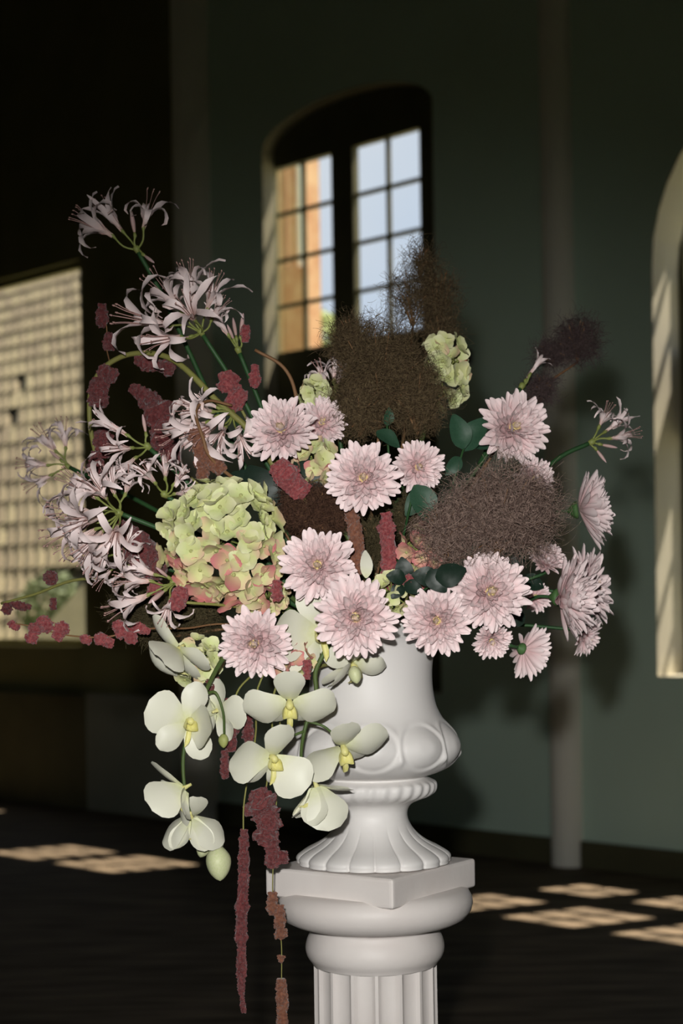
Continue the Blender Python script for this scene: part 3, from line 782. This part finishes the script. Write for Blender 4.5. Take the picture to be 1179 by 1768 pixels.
def amaranth(label, tassels, stem, mat='amaranth', stem_mat='stem_olive', stem_r=.003, name='amaranth', root_at=None):
    """tassels: lists of ((u, v, z, radius px), ...); stem: (u, v, z) points from the urn outwards."""
    b = base_pt(.04) if root_at is None else P(*root_at)
    root = thing(name, label, 'flower', b, 'red amaranth')
    for i, tl in enumerate(tassels):
        pts = [P(a, c, z) for a, c, z, r in tl]; rads = [r * px(z) for a, c, z, r in tl]
        if len(pts) == 2: pts = [pts[0], pts[0].lerp(pts[1], .5), pts[1]]; rads = [rads[0], (rads[0] + rads[1]) / 2, rads[1]]
        o = pts[0]
        v, f = velvet([p - o for p in pts], rads, seed=sum(map(ord, label)) % 97 + i)
        link('tassel', mesh('tassel', v, f, M[mat], False), root, MT(o))
    if stem: stem_part(root, [b] + [P(*q) for q in stem], stem_r, stem_r * .7, M[stem_mat], sides=7)
    return root
def cl(u, v, z, w, h, a=0):
    """A short lump of amaranth: centre, width and height in pixels, tilt."""
    dx, dy = math.sin(R(a)) * h / 2, math.cos(R(a)) * h / 2
    return [(u - dx, v - dy, z, w * .28), (u - dx * .5, v - dy * .5, z, w * .5), (u, v, z, w * .5), (u + dx * .5, v + dy * .5, z, w * .5), (u + dx, v + dy, z, w * .28)]

# smoke bush: clouds of fine hairs
def plume(label, lobes, mat, n, stem=None, length=.030, thick=.00042, curl=1.0, seed=1, group='smoke bush plumes'):
    """lobes: (u, v, z, rx px, ry px, rz px)."""
    g_ = np.random.default_rng(seed); b = base_pt()
    root = thing('smoke_bush', label, 'foliage', b, group)
    vol = np.array([l[3] * l[4] for l in lobes], float); vol /= vol.sum()
    VV = []; FF = []; k0 = 0
    for l, share in zip(lobes, vol):
        c = np.array(P(*l[:3])); k = px(l[2]); ax = np.array([l[3] * k, l[5] * k, l[4] * k]); m = int(n * share)
        d = g_.normal(size=(m, 3)); d /= np.linalg.norm(d, axis=1, keepdims=True)
        rad = g_.random((m, 1)) ** .55 * (1 + .10 * g_.normal(size=(m, 1)))
        wob = 1 + .22 * np.sin(d[:, :1] * 5 + seed) * np.cos(d[:, 2:] * 6 + seed * 2)
        p = c + d * rad * ax * .92 * wob
        dr = d * .25 + g_.normal(size=(m, 3)) * .8; dr /= np.linalg.norm(dr, axis=1, keepdims=True)
        bend = np.cross(dr, g_.normal(size=(m, 3))); bend /= np.linalg.norm(bend, axis=1, keepdims=True)
        L = length * (.5 + g_.random((m, 1)) * .9)
        segs = 5; rings = []
        w = g_.normal(size=(m, 3)); a = np.cross(dr, w); a /= np.linalg.norm(a, axis=1, keepdims=True); bb = np.cross(dr, a)
        cu = curl * (g_.random((m, 1)) * 2.8)
        for i in range(segs + 1):
            s = i / segs; ang = cu * s
            q = p + dr * L * s * np.cos(ang * .5) + bend * L * s * np.sin(ang * .6)
            t = thick * (1 - .45 * s)
            rings.append([q + a * t, q + (-a * .5 + bb * .866) * t, q + (-a * .5 - bb * .866) * t])
        V = np.stack([x for r_ in rings for x in r_], axis=1)       # m, (segs+1)*3, 3
        nv = (segs + 1) * 3; base = (np.arange(m) * nv)[:, None] + k0
        fs = []
        for i in range(segs):
            for j in range(3):
                A = i * 3 + j; B = i * 3 + (j + 1) % 3
                fs.append(np.concatenate([base + A, base + B, base + B + 3, base + A + 3], axis=1))
        FF.append(np.concatenate(fs)); VV.append(V.reshape(-1, 3)); k0 += m * nv
        # branches inside the cloud
    V = np.concatenate(VV); F = np.concatenate(FF)
    o = np.array(P(*lobes[0][:3]))
    pl = link('plume', np_mesh('plume', V - o, F, M[mat]), root, MT(o))
    pl['kind'] = 'stuff'
    br = []
    for l in lobes:
        c = P(*l[:3]); k = px(l[2]); s0 = c - Vector((0, -.01, l[4] * k * .8))
        for i in range(14):
            d = Vector((g_.normal(), g_.normal(), g_.normal() + .5)).normalized()
            e = c + Vector((d.x * l[3], d.y * l[5], d.z * l[4])) * k * .8
            br.append(tube(spline([s0, s0.lerp(e, .5) + Vector((0, 0, .012)), e], 3), [.0011] * 3 + [.0008] * 4, 4))
    link('branchlets', mesh('branchlets', *join(br), M['stem_brown']), root, Matrix.Identity(4))
    c = P(*lobes[0][:3]); s0 = c - Vector((0, -.01, lobes[0][4] * px(lobes[0][2]) * .8))
    stem_part(root, [b] + ([P(*q) for q in stem] if stem else []) + [s0], .0035, .002, M['stem_brown'])
    return root

# leaves
def leafmesh(seed, mat, w=.55, fold=.25):
    rd = random.Random(seed); n = 8; V = []; x = z = 0
    for i in range(n):
        s = i / (n - 1)
        if i: x += math.cos(.2 - .7 * s) / (n - 1); z += math.sin(.2 - .7 * s) / (n - 1)
        ww = max(.012, w * math.sin(math.pi * min(1, .03 + .95 * s ** .8)) ** .8)
        for j in range(5):
            c = (j - 2) / 2; V.append(Vector((x, c * ww / 2, z + fold * abs(c) * ww * .5 + .02 * math.sin(s * 10 + c * 3))))
    return mesh('leaf', V, grid_faces(n, 5), M[mat])
LEAF = {'leaf': [leafmesh(i, 'leaf', .62) for i in range(2)], 'leaf_dark': [leafmesh(i + 5, 'leaf_dark', .78, .12) for i in range(2)]}
def sprig(label, leaves, mat, stem=None):
    """leaves: (base u, v, tip u, v, z, normal towards camera tilt x, y)."""
    b = base_pt(); root = thing('leaf_sprig', label, 'foliage', b, 'green leaf sprigs')
    for (u0, v0, u1, v1, z, tx_, ty_) in leaves:
        p0, p1 = P(u0, v0, z), P(u1, v1, z - .01); x = (p1 - p0); L = x.length; x.normalize()
        nn = vdir(tx_, ty_, 1); nn = (nn - x * nn.dot(x)).normalized(); y = nn.cross(x)
        fr = Matrix((x, y, nn)).transposed().to_4x4()
        link('leaf', random.choice(LEAF[mat]), root, MT(p0) @ fr @ MS(L))
    l0 = leaves[0]
    stem_part(root, [b] + ([P(*q) for q in stem] if stem else []) + [P(l0[0], l0[1], l0[4])], .0025, .0018, M['stem_dark'])
    return root

# ------------------------------------------------------------------ the arrangement: chrysanthemums
half = RINGS[:4] + RINGS[5:6] + RINGS[7:9]
chrysanthemum('pink chrysanthemum below the small-paned casement, topmost large bloom', 484, 738, 2.46, 128, (-.15, .30, 1), droop=2)
chrysanthemum('pink chrysanthemum half veiled by the tall brown smoke plume', 556, 728, 2.53, 92, (.1, .2, 1), half)
chrysanthemum('pink chrysanthemum above the vertical red amaranth tassel', 627, 824, 2.40, 134, (-.05, .05, 1))
chrysanthemum('pink chrysanthemum tucked under the base of the tall brown smoke plume', 724, 806, 2.46, 96, (.25, -.1, 1), half)
chrysanthemum('pink chrysanthemum facing outward above the large mauve smoke cloud', 889, 736, 2.56, 132, (.30, .10, 1))
chrysanthemum('pink chrysanthemum mostly hidden behind the large mauve smoke cloud', 925, 826, 2.58, 84, (.5, .1, .8), half)
chrysanthemum('solitary pink chrysanthemum in profile hanging out on a long stem', 1016, 878, 2.62, 150, (.97, .10, .15), RINGS[:8], droop=-16, stem=[(900, 960, 2.62), (960, 900, 2.63)])
chrysanthemum('pink chrysanthemum beside the big green hydrangea head', 548, 975, 2.37, 138, (-.05, .1, 1))
chrysanthemum('full pink chrysanthemum over the urn neck, largest bloom of all', 614, 1066, 2.33, 152, (0, -.05, 1))
chrysanthemum('pink chrysanthemum above the trailing white orchid sprays', 438, 1112, 2.36, 134, (-.12, -.15, 1))
chrysanthemum('deep pink chrysanthemum overlapping the edge of the urn', 754, 1072, 2.40, 126, (-.1, -.05, 1))
chrysanthemum('large pink chrysanthemum directly beneath the mauve smoke cloud', 848, 1021, 2.41, 146, (.15, .05, 1))
chrysanthemum('pale pink chrysanthemum in profile, foremost of the outer side cluster', 984, 1032, 2.54, 158, (.85, -.05, .45), RINGS[:8], droop=-14, stem=[(820, 1050, 2.58), (900, 1040, 2.58)])
chrysanthemum('pale pink chrysanthemum behind the foremost profile bloom of the side cluster', 1020, 1012, 2.66, 146, (.75, .15, .35), half, stem=[(820, 1050, 2.64), (920, 1020, 2.68)])
chrysanthemum('small pink chrysanthemum peeping out at the bottom of the side cluster', 1016, 1100, 2.63, 76, (.8, -.35, .4), half)
chrysanthemum('small pink chrysanthemum just under the outer tip of the mauve smoke cloud', 945, 968, 2.55, 76, (.2, .55, .7), half, droop=-18)
chrysanthemum('pink chrysanthemum seen from behind with its green calyx showing', 912, 1124, 2.50, 104, (.72, -.25, -.45), [(24, 2, 1.0, 'o', 0), (22, 12, .95, 'o', .02), (18, 28, .8, 'm', .04)], droop=-6, stem=[(800, 1070, 2.56), (870, 1100, 2.54)])
chrysanthemum('small pink chrysanthemum under the large bloom at the urn edge', 850, 1108, 2.46, 74, (.15, -.5, .8), half)
chrysanthemum('small pale pink chrysanthemum in the gap between large bloom and side cluster', 926, 1030, 2.60, 62, (.3, .1, .8), RINGS[1:4])

# ------------------------------------------------------------------ hydrangeas
hydrangea('big lime green hydrangea head blushed pink along its lower edge', 384, 931, 2.44, 98, 106, 62, 124, 54, lambda d: .22 - .48 * d.z + .12 * abs(d.x), -.12, (0, -.05, 1))
hydrangea('small green hydrangea head behind the tall brown smoke plume', 768, 640, 2.64, 34, 58, 34, 34, 44, lambda d: .12, -.2, (.3, .1, 1))
hydrangea('faded greenish hydrangea head tucked between the trailing orchids', 342, 1140, 2.47, 42, 40, 30, 36, 36, lambda d: .20, 0, (0, 0, 1))
hydrangea('pinkish hydrangea cluster at the foot of the mauve smoke cloud', 728, 955, 2.46, 30, 46, 24, 26, 40, lambda d: .95, 0, (-.3, 0, 1))
hydrangea('pale green hydrangea cluster just behind the topmost pink chrysanthemum', 541, 690, 2.60, 22, 34, 20, 22, 38, lambda d: .1, 0, (0, .2, 1))
hydrangea('green hydrangea cluster between the two urn chrysanthemums', 676, 1024, 2.44, 32, 34, 24, 26, 38, lambda d: .1, 0, (0, .1, 1))
hydrangea('blush hydrangea cluster next to the red amaranth block', 545, 805, 2.52, 34, 40, 26, 26, 40, lambda d: .55, 0, (0, .1, 1))
hydrangea('rosy hydrangea cluster filling the gap below the big green head', 462, 1034, 2.47, 36, 30, 22, 26, 38, lambda d: .62, 0, (0, .1, 1))
hydrangea('dusky pink hydrangea cluster under the bloom above the orchids', 500, 1140, 2.42, 36, 30, 22, 24, 34, lambda d: .7, 0, (0, .1, 1))

# ------------------------------------------------------------------ nerines
nerine('topmost nerine rising above all other flowers', (237, 432, 2.62), [(136, 372, -.02, 'o'), (176, 354, .02, 'c'), (226, 362, -.01, 'b'), (262, 338, -.03, 'o'), (264, 452, -.02, 'b')], [(430, 820, 2.6), (290, 530, 2.62)])
nerine('nerine with a dense curled cluster, just under the topmost one', (348, 575, 2.56), [(210, 545, -.05, 'o'), (262, 480, -.03, 'o'), (322, 462, .0, 'o'), (372, 478, -.04, 'o'), (318, 520, -.10, 'o'), (388, 520, -.02, 'o'), (260, 590, -.07, 'o'), (300, 590, -.02, 'b')], [(500, 860, 2.58), (420, 690, 2.57)])
nerine('nerine with small upright buds beside the curled cluster', (412, 606, 2.60), [(420, 540, 0, 'b'), (402, 548, .01, 'b'), (392, 560, -.02, 'b'), (372, 545, -.03, 'c')], [(520, 880, 2.6), (450, 700, 2.6)])
nerine('nerine with a few open florets around a fat green node', (256, 772, 2.50), [(172, 724, -.02, 'c'), (246, 715, .0, 'b'), (190, 775, -.05, 'o'), (205, 815, -.04, 'c')], [(420, 940, 2.55), (340, 850, 2.51)])
nerine('nerine with tangled florets beneath the arching olive stem', (402, 716, 2.52), [(318, 704, -.06, 'o'), (286, 752, -.04, 'o'), (330, 758, -.08, 'o'), (372, 768, -.06, 'o'), (420, 780, -.05, 'o'), (345, 690, -.02, 'c')], [(520, 900, 2.56), (460, 800, 2.54)])
nerine('nerine with florets bunched just above the big hydrangea head', (286, 855, 2.46), [(284, 788, -.03, 'o'), (316, 815, -.02, 'o'), (244, 806, -.05, 'o'), (320, 850, -.03, 'c')], [(430, 960, 2.52), (350, 900, 2.48)])
nerine('blurred nerine hanging outermost before the tiled roof window', (118, 806, 2.86), [(66, 742, 0, 'o'), (108, 730, .02, 'o'), (36, 800, -.02, 'o'), (48, 840, 0, 'o'), (88, 780, 0, 'b')], [(400, 960, 2.70), (230, 860, 2.80)])
nerine('large nerine umbel of many open florets before the tiled roof window', (207, 886, 2.46), [(112, 822, -.02, 'o'), (150, 824, -.07, 'o'), (186, 812, -.04, 'o'), (92, 882, -.03, 'o'), (86, 925, .02, 'o'), (120, 905, -.08, 'o'), (136, 960, -.05, 'o'), (160, 985, -.02, 'o'), (196, 940, -.08, 'o'), (228, 812, .0, 'o'), (110, 950, .03, 'o')], [(430, 1000, 2.54), (300, 925, 2.48)], width=1.1)
nerine('lowest nerine, its florets drooping above the beaded amaranth strand', (302, 1006, 2.44), [(206, 1000, -.03, 'o'), (192, 1056, -.02, 'o'), (256, 1042, -.05, 'b'), (284, 1070, -.04, 'o'), (276, 985, -.02, 'b'), (225, 975, .02, 'o')], [(450, 1050, 2.52), (360, 1020, 2.46)])
nerine('lone nerine on a slanting stem standing clear above the profile chrysanthemum', (1020, 764, 2.66), [(1052, 702, -.02, 'o'), (1098, 748, -.03, 'o'), (1076, 722, .02, 'c'), (1060, 772, 0, 'b'), (1040, 790, 0, 'b')], [(850, 900, 2.62), (955, 798, 2.65)])
nerine('small nerine half lost in the plum smoke tuft', (900, 668, 2.72), [(932, 622, 0, 'c'), (918, 640, .01, 'b')], [(800, 860, 2.66), (870, 720, 2.70)])
nerine('nerine showing a few petals at the side of the tall brown smoke plume', (575, 690, 2.62), [(548, 628, -.02, 'o'), (578, 618, .0, 'o'), (590, 640, .02, 'c')], [(610, 900, 2.62), (590, 780, 2.63)])
nerine('nerine with florets pointing down beside the crimson plume', (212, 960, 2.50), [(168, 1010, -.02, 'o'), (222, 930, -.03, 'o'), (236, 1000, -.02, 'o'), (150, 960, .02, 'o')], [(430, 1030, 2.56), (300, 985, 2.53)])

# ------------------------------------------------------------------ smoke bush
plume('tall dark brown smoke plume at the centre top', [(655, 640, 2.55, 92, 100, 70), (610, 590, 2.58, 55, 50, 45), (720, 690, 2.54, 62, 75, 50), (620, 710, 2.54, 55, 55, 40)], 'smoke_brown', 14000, seed=3, length=.020, thick=.00034, curl=1.5, stem=[(640, 900, 2.58)])
plume('thin dark smoke plume reaching up in front of the window panes', [(712, 515, 2.80, 52, 62, 45), (755, 520, 2.82, 42, 75, 40), (725, 450, 2.84, 24, 40, 24), (762, 585, 2.78, 34, 58, 34)], 'smoke_brown', 4200, seed=5, length=.026, thick=.00036, curl=1.5, stem=[(690, 800, 2.66)])
plume('large wiry mauve smoke cloud over the pink chrysanthemums', [(858, 885, 2.42, 106, 92, 75), (770, 920, 2.42, 56, 62, 50), (920, 890, 2.46, 48, 66, 50)], 'smoke_mauve', 5600, seed=7, length=.034, curl=2.6, thick=.00038, stem=[(760, 980, 2.52)])
plume('rust brown smoke clump between hydrangea and chrysanthemums', [(552, 885, 2.47, 64, 52, 45), (515, 870, 2.48, 34, 36, 30)], 'smoke_rust', 6500, seed=9, length=.018, curl=1.6, thick=.00034)
plume('detached round plum smoke tuft before the pale pilaster', [(998, 588, 2.84, 42, 44, 40), (952, 610, 2.84, 34, 26, 28)], 'smoke_plum', 4200, seed=11, length=.020, thick=.0003, stem=[(800, 850, 2.66), (900, 700, 2.78)])
plume('faint plum smoke tuft behind the outward facing chrysanthemum', [(932, 672, 2.78, 30, 32, 30)], 'smoke_plum', 1500, seed=13, length=.020, thick=.0003, stem=[(800, 860, 2.66), (880, 740, 2.72)])
plume('mossy brown smoke clump under the lowest nerine', [(275, 1070, 2.56, 66, 40, 40), (345, 1050, 2.54, 44, 44, 36), (225, 1050, 2.58, 40, 28, 30)], 'smoke_moss', 6500, seed=15, length=.022, stem=[(480, 1080, 2.58)])
plume('shadowy olive smoke clump beside the vertical red tassel', [(705, 880, 2.54, 36, 52, 36), (640, 935, 2.56, 30, 45, 30)], 'smoke_moss', 4200, seed=17, length=.020)

# ------------------------------------------------------------------ amaranth
amaranth('long slender red tassel hanging free past the pedestal slab', [[(421, 1462, 2.42, 8), (420, 1520, 2.42, 10), (416, 1600, 2.42, 10), (417, 1660, 2.42, 8), (416, 1700, 2.42, 6), (421, 1748, 2.42, 3)], cl(421, 1452, 2.42, 16, 40)], [(470, 1150, 2.40), (440, 1280, 2.44), (422, 1380, 2.43), (420, 1440, 2.42)], stem_r=.0016)
amaranth('broad lumpy red amaranth tassel just above the pedestal slab', [cl(455, 1392, 2.43, 44, 60, 20), cl(462, 1430, 2.42, 40, 60, -10), cl(432, 1398, 2.44, 30, 22, 90), cl(470, 1474, 2.42, 24, 50), cl(488, 1480, 2.42, 22, 22), cl(452, 1378, 2.43, 24, 30)], [(490, 1170, 2.42), (470, 1290, 2.46), (458, 1370, 2.44)], stem_r=.0018)
amaranth('broken beaded amaranth string hanging against the pedestal', [cl(470, 1560, 2.42, 18, 40), cl(483, 1585, 2.42, 18, 46), cl(486, 1612, 2.42, 20, 18), [(485, 1690, 2.42, 8), (487, 1730, 2.42, 10), (488, 1790, 2.42, 9)], cl(485, 1655, 2.42, 12, 12)], [(500, 1180, 2.42), (482, 1320, 2.47), (472, 1480, 2.42), (472, 1560, 2.42), (485, 1620, 2.42), (486, 1700, 2.42)], 'amaranth_brown', stem_r=.0011)
amaranth('thin red strand with spaced berry-like clusters reaching out sideways', [cl(62, 1086, 2.48, 20, 20), cl(78, 1078, 2.47, 26, 30, 40), cl(104, 1090, 2.47, 26, 32, -30), cl(54, 1102, 2.48, 16, 22, 70), cl(148, 1104, 2.46, 16, 20, 60), cl(180, 1106, 2.45, 24, 34, 70), cl(208, 1086, 2.45, 26, 30, 30), cl(226, 1098, 2.45, 22, 26), cl(244, 1086, 2.45, 18, 32, 70), cl(24, 1080, 2.49, 18, 20, 50)], [(420, 1080, 2.52), (320, 1085, 2.48), (250, 1086, 2.45), (180, 1100, 2.45), (110, 1096, 2.47), (60, 1082, 2.48), (18, 1076, 2.49)], 'amaranth_bright', 'stem_brown', .0016)
amaranth('olive stem with tiny red clusters crossing the tiled roof window', [cl(88, 998, 2.62, 22, 24), cl(36, 1046, 2.64, 14, 36, 80), cl(12, 1050, 2.65, 16, 22), cl(92, 1042, 2.62, 12, 20)], [(400, 1040, 2.58), (240, 1012, 2.58), (140, 1000, 2.60), (60, 1026, 2.63), (2, 1042, 2.65)], 'amaranth', 'stem_olive', .0030)
am = amaranth('arching olive amaranth stem with dusky clusters along it', [cl(170, 678, 2.60, 34, 50), cl(186, 645, 2.60, 26, 34, 60), cl(262, 628, 2.58, 26, 60, 75), cl(290, 635, 2.57, 22, 26), cl(178, 765, 2.60, 32, 50), cl(166, 800, 2.60, 24, 40), cl(188, 590, 2.62, 20, 30), cl(176, 545, 2.62, 20, 40)], [(470, 800, 2.52), (372, 690, 2.52), (300, 622, 2.55), (235, 610, 2.58), (185, 630, 2.60), (158, 670, 2.61), (155, 730, 2.61), (168, 800, 2.60)], 'amaranth', 'stem_olive', .0052)
stem_part(am, [P(190, 628, 2.60), P(184, 600, 2.62), P(184, 565, 2.62), P(176, 528, 2.62)], .0013, .0008, M['stem_brown'], 'side_stalk')
amaranth('dark crimson amaranth plume behind the tangled nerine', [[(226, 668, 2.66, 8), (256, 690, 2.66, 18), (276, 720, 2.65, 26), (284, 755, 2.64, 24), (300, 800, 2.62, 10)]], [(450, 930, 2.6), (300, 800, 2.63)], 'amaranth')
amaranth('crimson amaranth plume lying beside the big hydrangea head', [[(205, 905, 2.52, 10), (232, 935, 2.50, 26), (250, 968, 2.49, 30), (282, 990, 2.48, 14)]], [(430, 1030, 2.54), (300, 990, 2.50)], 'amaranth')
amaranth('pair of bright crimson amaranth tufts below the upright buds', [cl(394, 660, 2.54, 34, 36), cl(408, 690, 2.53, 38, 32, 60), cl(424, 576, 2.58, 16, 30), cl(440, 650, 2.56, 16, 40)], [(520, 860, 2.56), (430, 730, 2.55), (400, 670, 2.545)], 'amaranth_bright')
amaranth('slanting block of red amaranth under the topmost chrysanthemum', [[(478, 800, 2.44, 14), (492, 818, 2.44, 20), (510, 838, 2.44, 20), (522, 854, 2.45, 13)]], [(560, 960, 2.52), (525, 860, 2.46)], 'amaranth_bright')
amaranth('straight vertical red amaranth tassel in the middle of the arrangement', [[(667, 886, 2.46, 11), (668, 920, 2.46, 12.5), (671, 960, 2.46, 13), (670, 1000, 2.46, 12), (668, 1022, 2.46, 8)]], [(655, 1060, 2.52), (668, 1020, 2.47)], 'amaranth_bright')
amaranth('brownish amaranth string between the rust smoke clump and the straight red tassel', [[(604, 882, 2.44, 10), (612, 915, 2.44, 13), (616, 950, 2.44, 11), (614, 990, 2.44, 10)]], [(630, 1060, 2.52), (615, 990, 2.46)], 'amaranth_brown')
amaranth('small crimson tuft at the lower rim of the big hydrangea', [cl(308, 1034, 2.40, 30, 42, -20), cl(478, 1020, 2.41, 18, 36), cl(268, 1016, 2.44, 24, 20)], [(480, 1080, 2.50), (420, 1050, 2.46), (320, 1040, 2.41)], 'amaranth_bright')
amaranth('dusky red tassel showing between the two orchid sprays', [cl(400, 1235, 2.45, 22, 60, 10), cl(398, 1275, 2.45, 22, 46), cl(388, 1320, 2.46, 14, 50), cl(368, 1182, 2.45, 28, 22, 80), cl(428, 1260, 2.46, 18, 50), cl(385, 1250, 2.46, 14, 30)], [(500, 1130, 2.44), (420, 1180, 2.45), (402, 1230, 2.455), (392, 1310, 2.46)], 'amaranth', stem_r=.0018)
amaranth('bit of red amaranth among the dark leaves by the urn', [cl(708, 1004, 2.42, 20, 26, 40), cl(686, 1002, 2.42, 12, 16), cl(530, 1156, 2.36, 14, 34)], [(690, 1060, 2.50), (705, 1010, 2.43)], 'amaranth_bright')
amaranth('brown dried amaranth stem curling beneath the olive arch', [cl(345, 770, 2.46, 26, 60, 20), cl(372, 800, 2.46, 28, 40, 40), cl(350, 810, 2.47, 22, 40)], [(480, 900, 2.52), (372, 800, 2.45), (350, 755, 2.44), (338, 710, 2.45), (360, 692, 2.48), (400, 700, 2.50)], 'amaranth_brown', 'stem_brown', .003)
st = thing('bent_stem', 'bare tan stem bowing over between casement and topmost chrysanthemum', 'stem', base_pt())
stem_part(st, [WM[st].translation, P(520, 800, 2.56), P(512, 690, 2.55), P(490, 635, 2.55), P(440, 604, 2.55)], .0035, .0026, M['stem_brown'])

# ------------------------------------------------------------------ leaves
sprig('green leaf sprig showing under the outward facing chrysanthemum', [(800, 775, 786, 712, 2.56, .2, .2), (800, 778, 838, 716, 2.58, -.2, .4), (795, 790, 770, 820, 2.56, .3, 0), (802, 760, 846, 770, 2.60, 0, .5)], 'leaf', [(740, 960, 2.58)])
sprig('bright green leaf poking out beside the mauve smoke cloud', [(716, 838, 752, 905, 2.44, .1, .3), (735, 845, 700, 890, 2.48, .1, .3)], 'leaf')
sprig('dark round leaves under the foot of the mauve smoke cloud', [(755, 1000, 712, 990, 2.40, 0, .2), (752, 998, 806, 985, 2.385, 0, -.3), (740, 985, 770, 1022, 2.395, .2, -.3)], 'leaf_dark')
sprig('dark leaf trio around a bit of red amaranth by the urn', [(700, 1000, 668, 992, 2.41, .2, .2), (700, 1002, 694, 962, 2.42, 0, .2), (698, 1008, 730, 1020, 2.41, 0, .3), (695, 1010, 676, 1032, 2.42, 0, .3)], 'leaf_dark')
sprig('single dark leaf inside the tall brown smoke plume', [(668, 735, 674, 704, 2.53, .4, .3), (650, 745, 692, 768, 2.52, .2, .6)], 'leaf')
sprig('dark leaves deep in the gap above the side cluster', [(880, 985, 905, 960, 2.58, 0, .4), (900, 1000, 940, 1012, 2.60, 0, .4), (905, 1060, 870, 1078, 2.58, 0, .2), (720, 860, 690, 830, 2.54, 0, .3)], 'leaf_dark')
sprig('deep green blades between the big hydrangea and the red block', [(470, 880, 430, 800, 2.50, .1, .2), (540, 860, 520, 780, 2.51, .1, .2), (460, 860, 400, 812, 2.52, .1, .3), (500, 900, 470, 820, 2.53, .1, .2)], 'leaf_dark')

# ------------------------------------------------------------------ orchids
o1 = thing('orchid_spray', 'trailing white orchid spray hanging free beside the urn, with bud tip', 'flower', base_pt(), 'white orchid sprays')
orchid_flower(o1, 324, 1246, 2.36, 146, (.36, -.12, .93), -14, pe=(8, 66), de=22, le=25)
orchid_flower(o1, 374, 1228, 2.44, 116, (.55, .1, -.75), 10, pe=(-10, -10))
orchid_flower(o1, 318, 1362, 2.38, 146, (-.78, -.50, .22), 20, pe=(40, 52), de=30, le=45, petals=('petal_curl', 'petal'))
orchid_flower(o1, 330, 1412, 2.39, 132, (.05, -.78, -.52), 0, pe=(30, 30), de=20, le=55, paz=(195, -15))
orchid_flower(o1, 308, 1122, 2.42, 150, (-.60, -.55, .50), 25, pe=(25, 40), petals=('petal_curl', 'petal'))
stem_part(o1, [WM[o1].translation, P(470, 1100, 2.40), P(400, 1120, 2.37), P(352, 1200, 2.41), P(318, 1292, 2.41), P(322, 1380, 2.41), P(345, 1440, 2.41), P(372, 1470, 2.40)], .0042, .0018, M['stem'], sides=7)
bud = lambda root, me, u, v, z, r, d: link('bud', me, root, MT(P(u, v, z)) @ frame_z(vdir(*d)) @ MS(r * px(z), r * px(z), r * 1.15 * px(z)))
bud(o1, OBUD, 377, 1490, 2.40, 27, (.1, -.95, .2)); bud(o1, OBUD, 352, 1462, 2.42, 17, (-.3, -.8, 0)); bud(o1, OBUDG, 386, 1279, 2.41, 11, (0, -1, .2))
bud(o1, OBUD, 370, 1456, 2.43, 20, (.2, -.8, 0))
stem_part(o1, [P(352, 1200, 2.41), P(372, 1196, 2.40), P(385, 1230, 2.40), P(387, 1268, 2.41)], .0026, .0018, M['stem'], 'bud_stalk')
o2 = thing('orchid_spray', 'white orchid spray spilling over the front of the urn', 'flower', base_pt(), 'white orchid sprays')
orchid_flower(o2, 500, 1212, 2.36, 156, (.03, -.58, .80), 0, pe=(0, 0), de=22, le=-6, paz=(198, -18))
orchid_flower(o2, 468, 1308, 2.35, 152, (.38, -.34, .86), -6, pe=(0, 48), de=32, le=0, paz=(186, -32))
orchid_flower(o2, 592, 1290, 2.37, 152, (.22, -.66, .70), 8, pe=(2, 4), de=24, le=-5, paz=(208, 6))
orchid_flower(o2, 545, 1358, 2.39, 150, (.22, -.92, -.22), 12, pe=(50, 38), de=40, le=62, paz=(190, 0))
orchid_flower(o2, 548, 1092, 2.42, 172, (.35, -.1, .92), 10, pe=(6, 6), de=10)
orchid_flower(o2, 606, 1146, 2.46, 128, (.45, -.75, .35), 20, pe=(35, 40), petals=('petal', 'petal_curl'))
stem_part(o2, [WM[o2].translation, P(600, 1080, 2.44), P(548, 1150, 2.42), P(545, 1200, 2.41), P(526, 1260, 2.40), P(520, 1310, 2.41), P(532, 1345, 2.41)], .0042, .002, M['stem'], sides=7)
bud(o2, OBUD, 613, 1165, 2.40, 14, (.2, -.9, .3))
for a in ([P(545, 1200, 2.41), P(520, 1200, 2.41), P(500, 1208, 2.385)], [P(526, 1262, 2.40), P(490, 1278, 2.385), P(468, 1300, 2.37)], [P(530, 1245, 2.40), P(560, 1255, 2.40), P(588, 1280, 2.39)]):
    stem_part(o2, a, .0022, .0018, M['stem'], 'flower_stalk')
link('petal', leafmesh(91, 'orchid', .42, .1), o2, MT(P(632, 998, 2.42)) @ frame_z(vdir(.2, .2, 1)) @ RZ(R(86)) @ MS(.045))
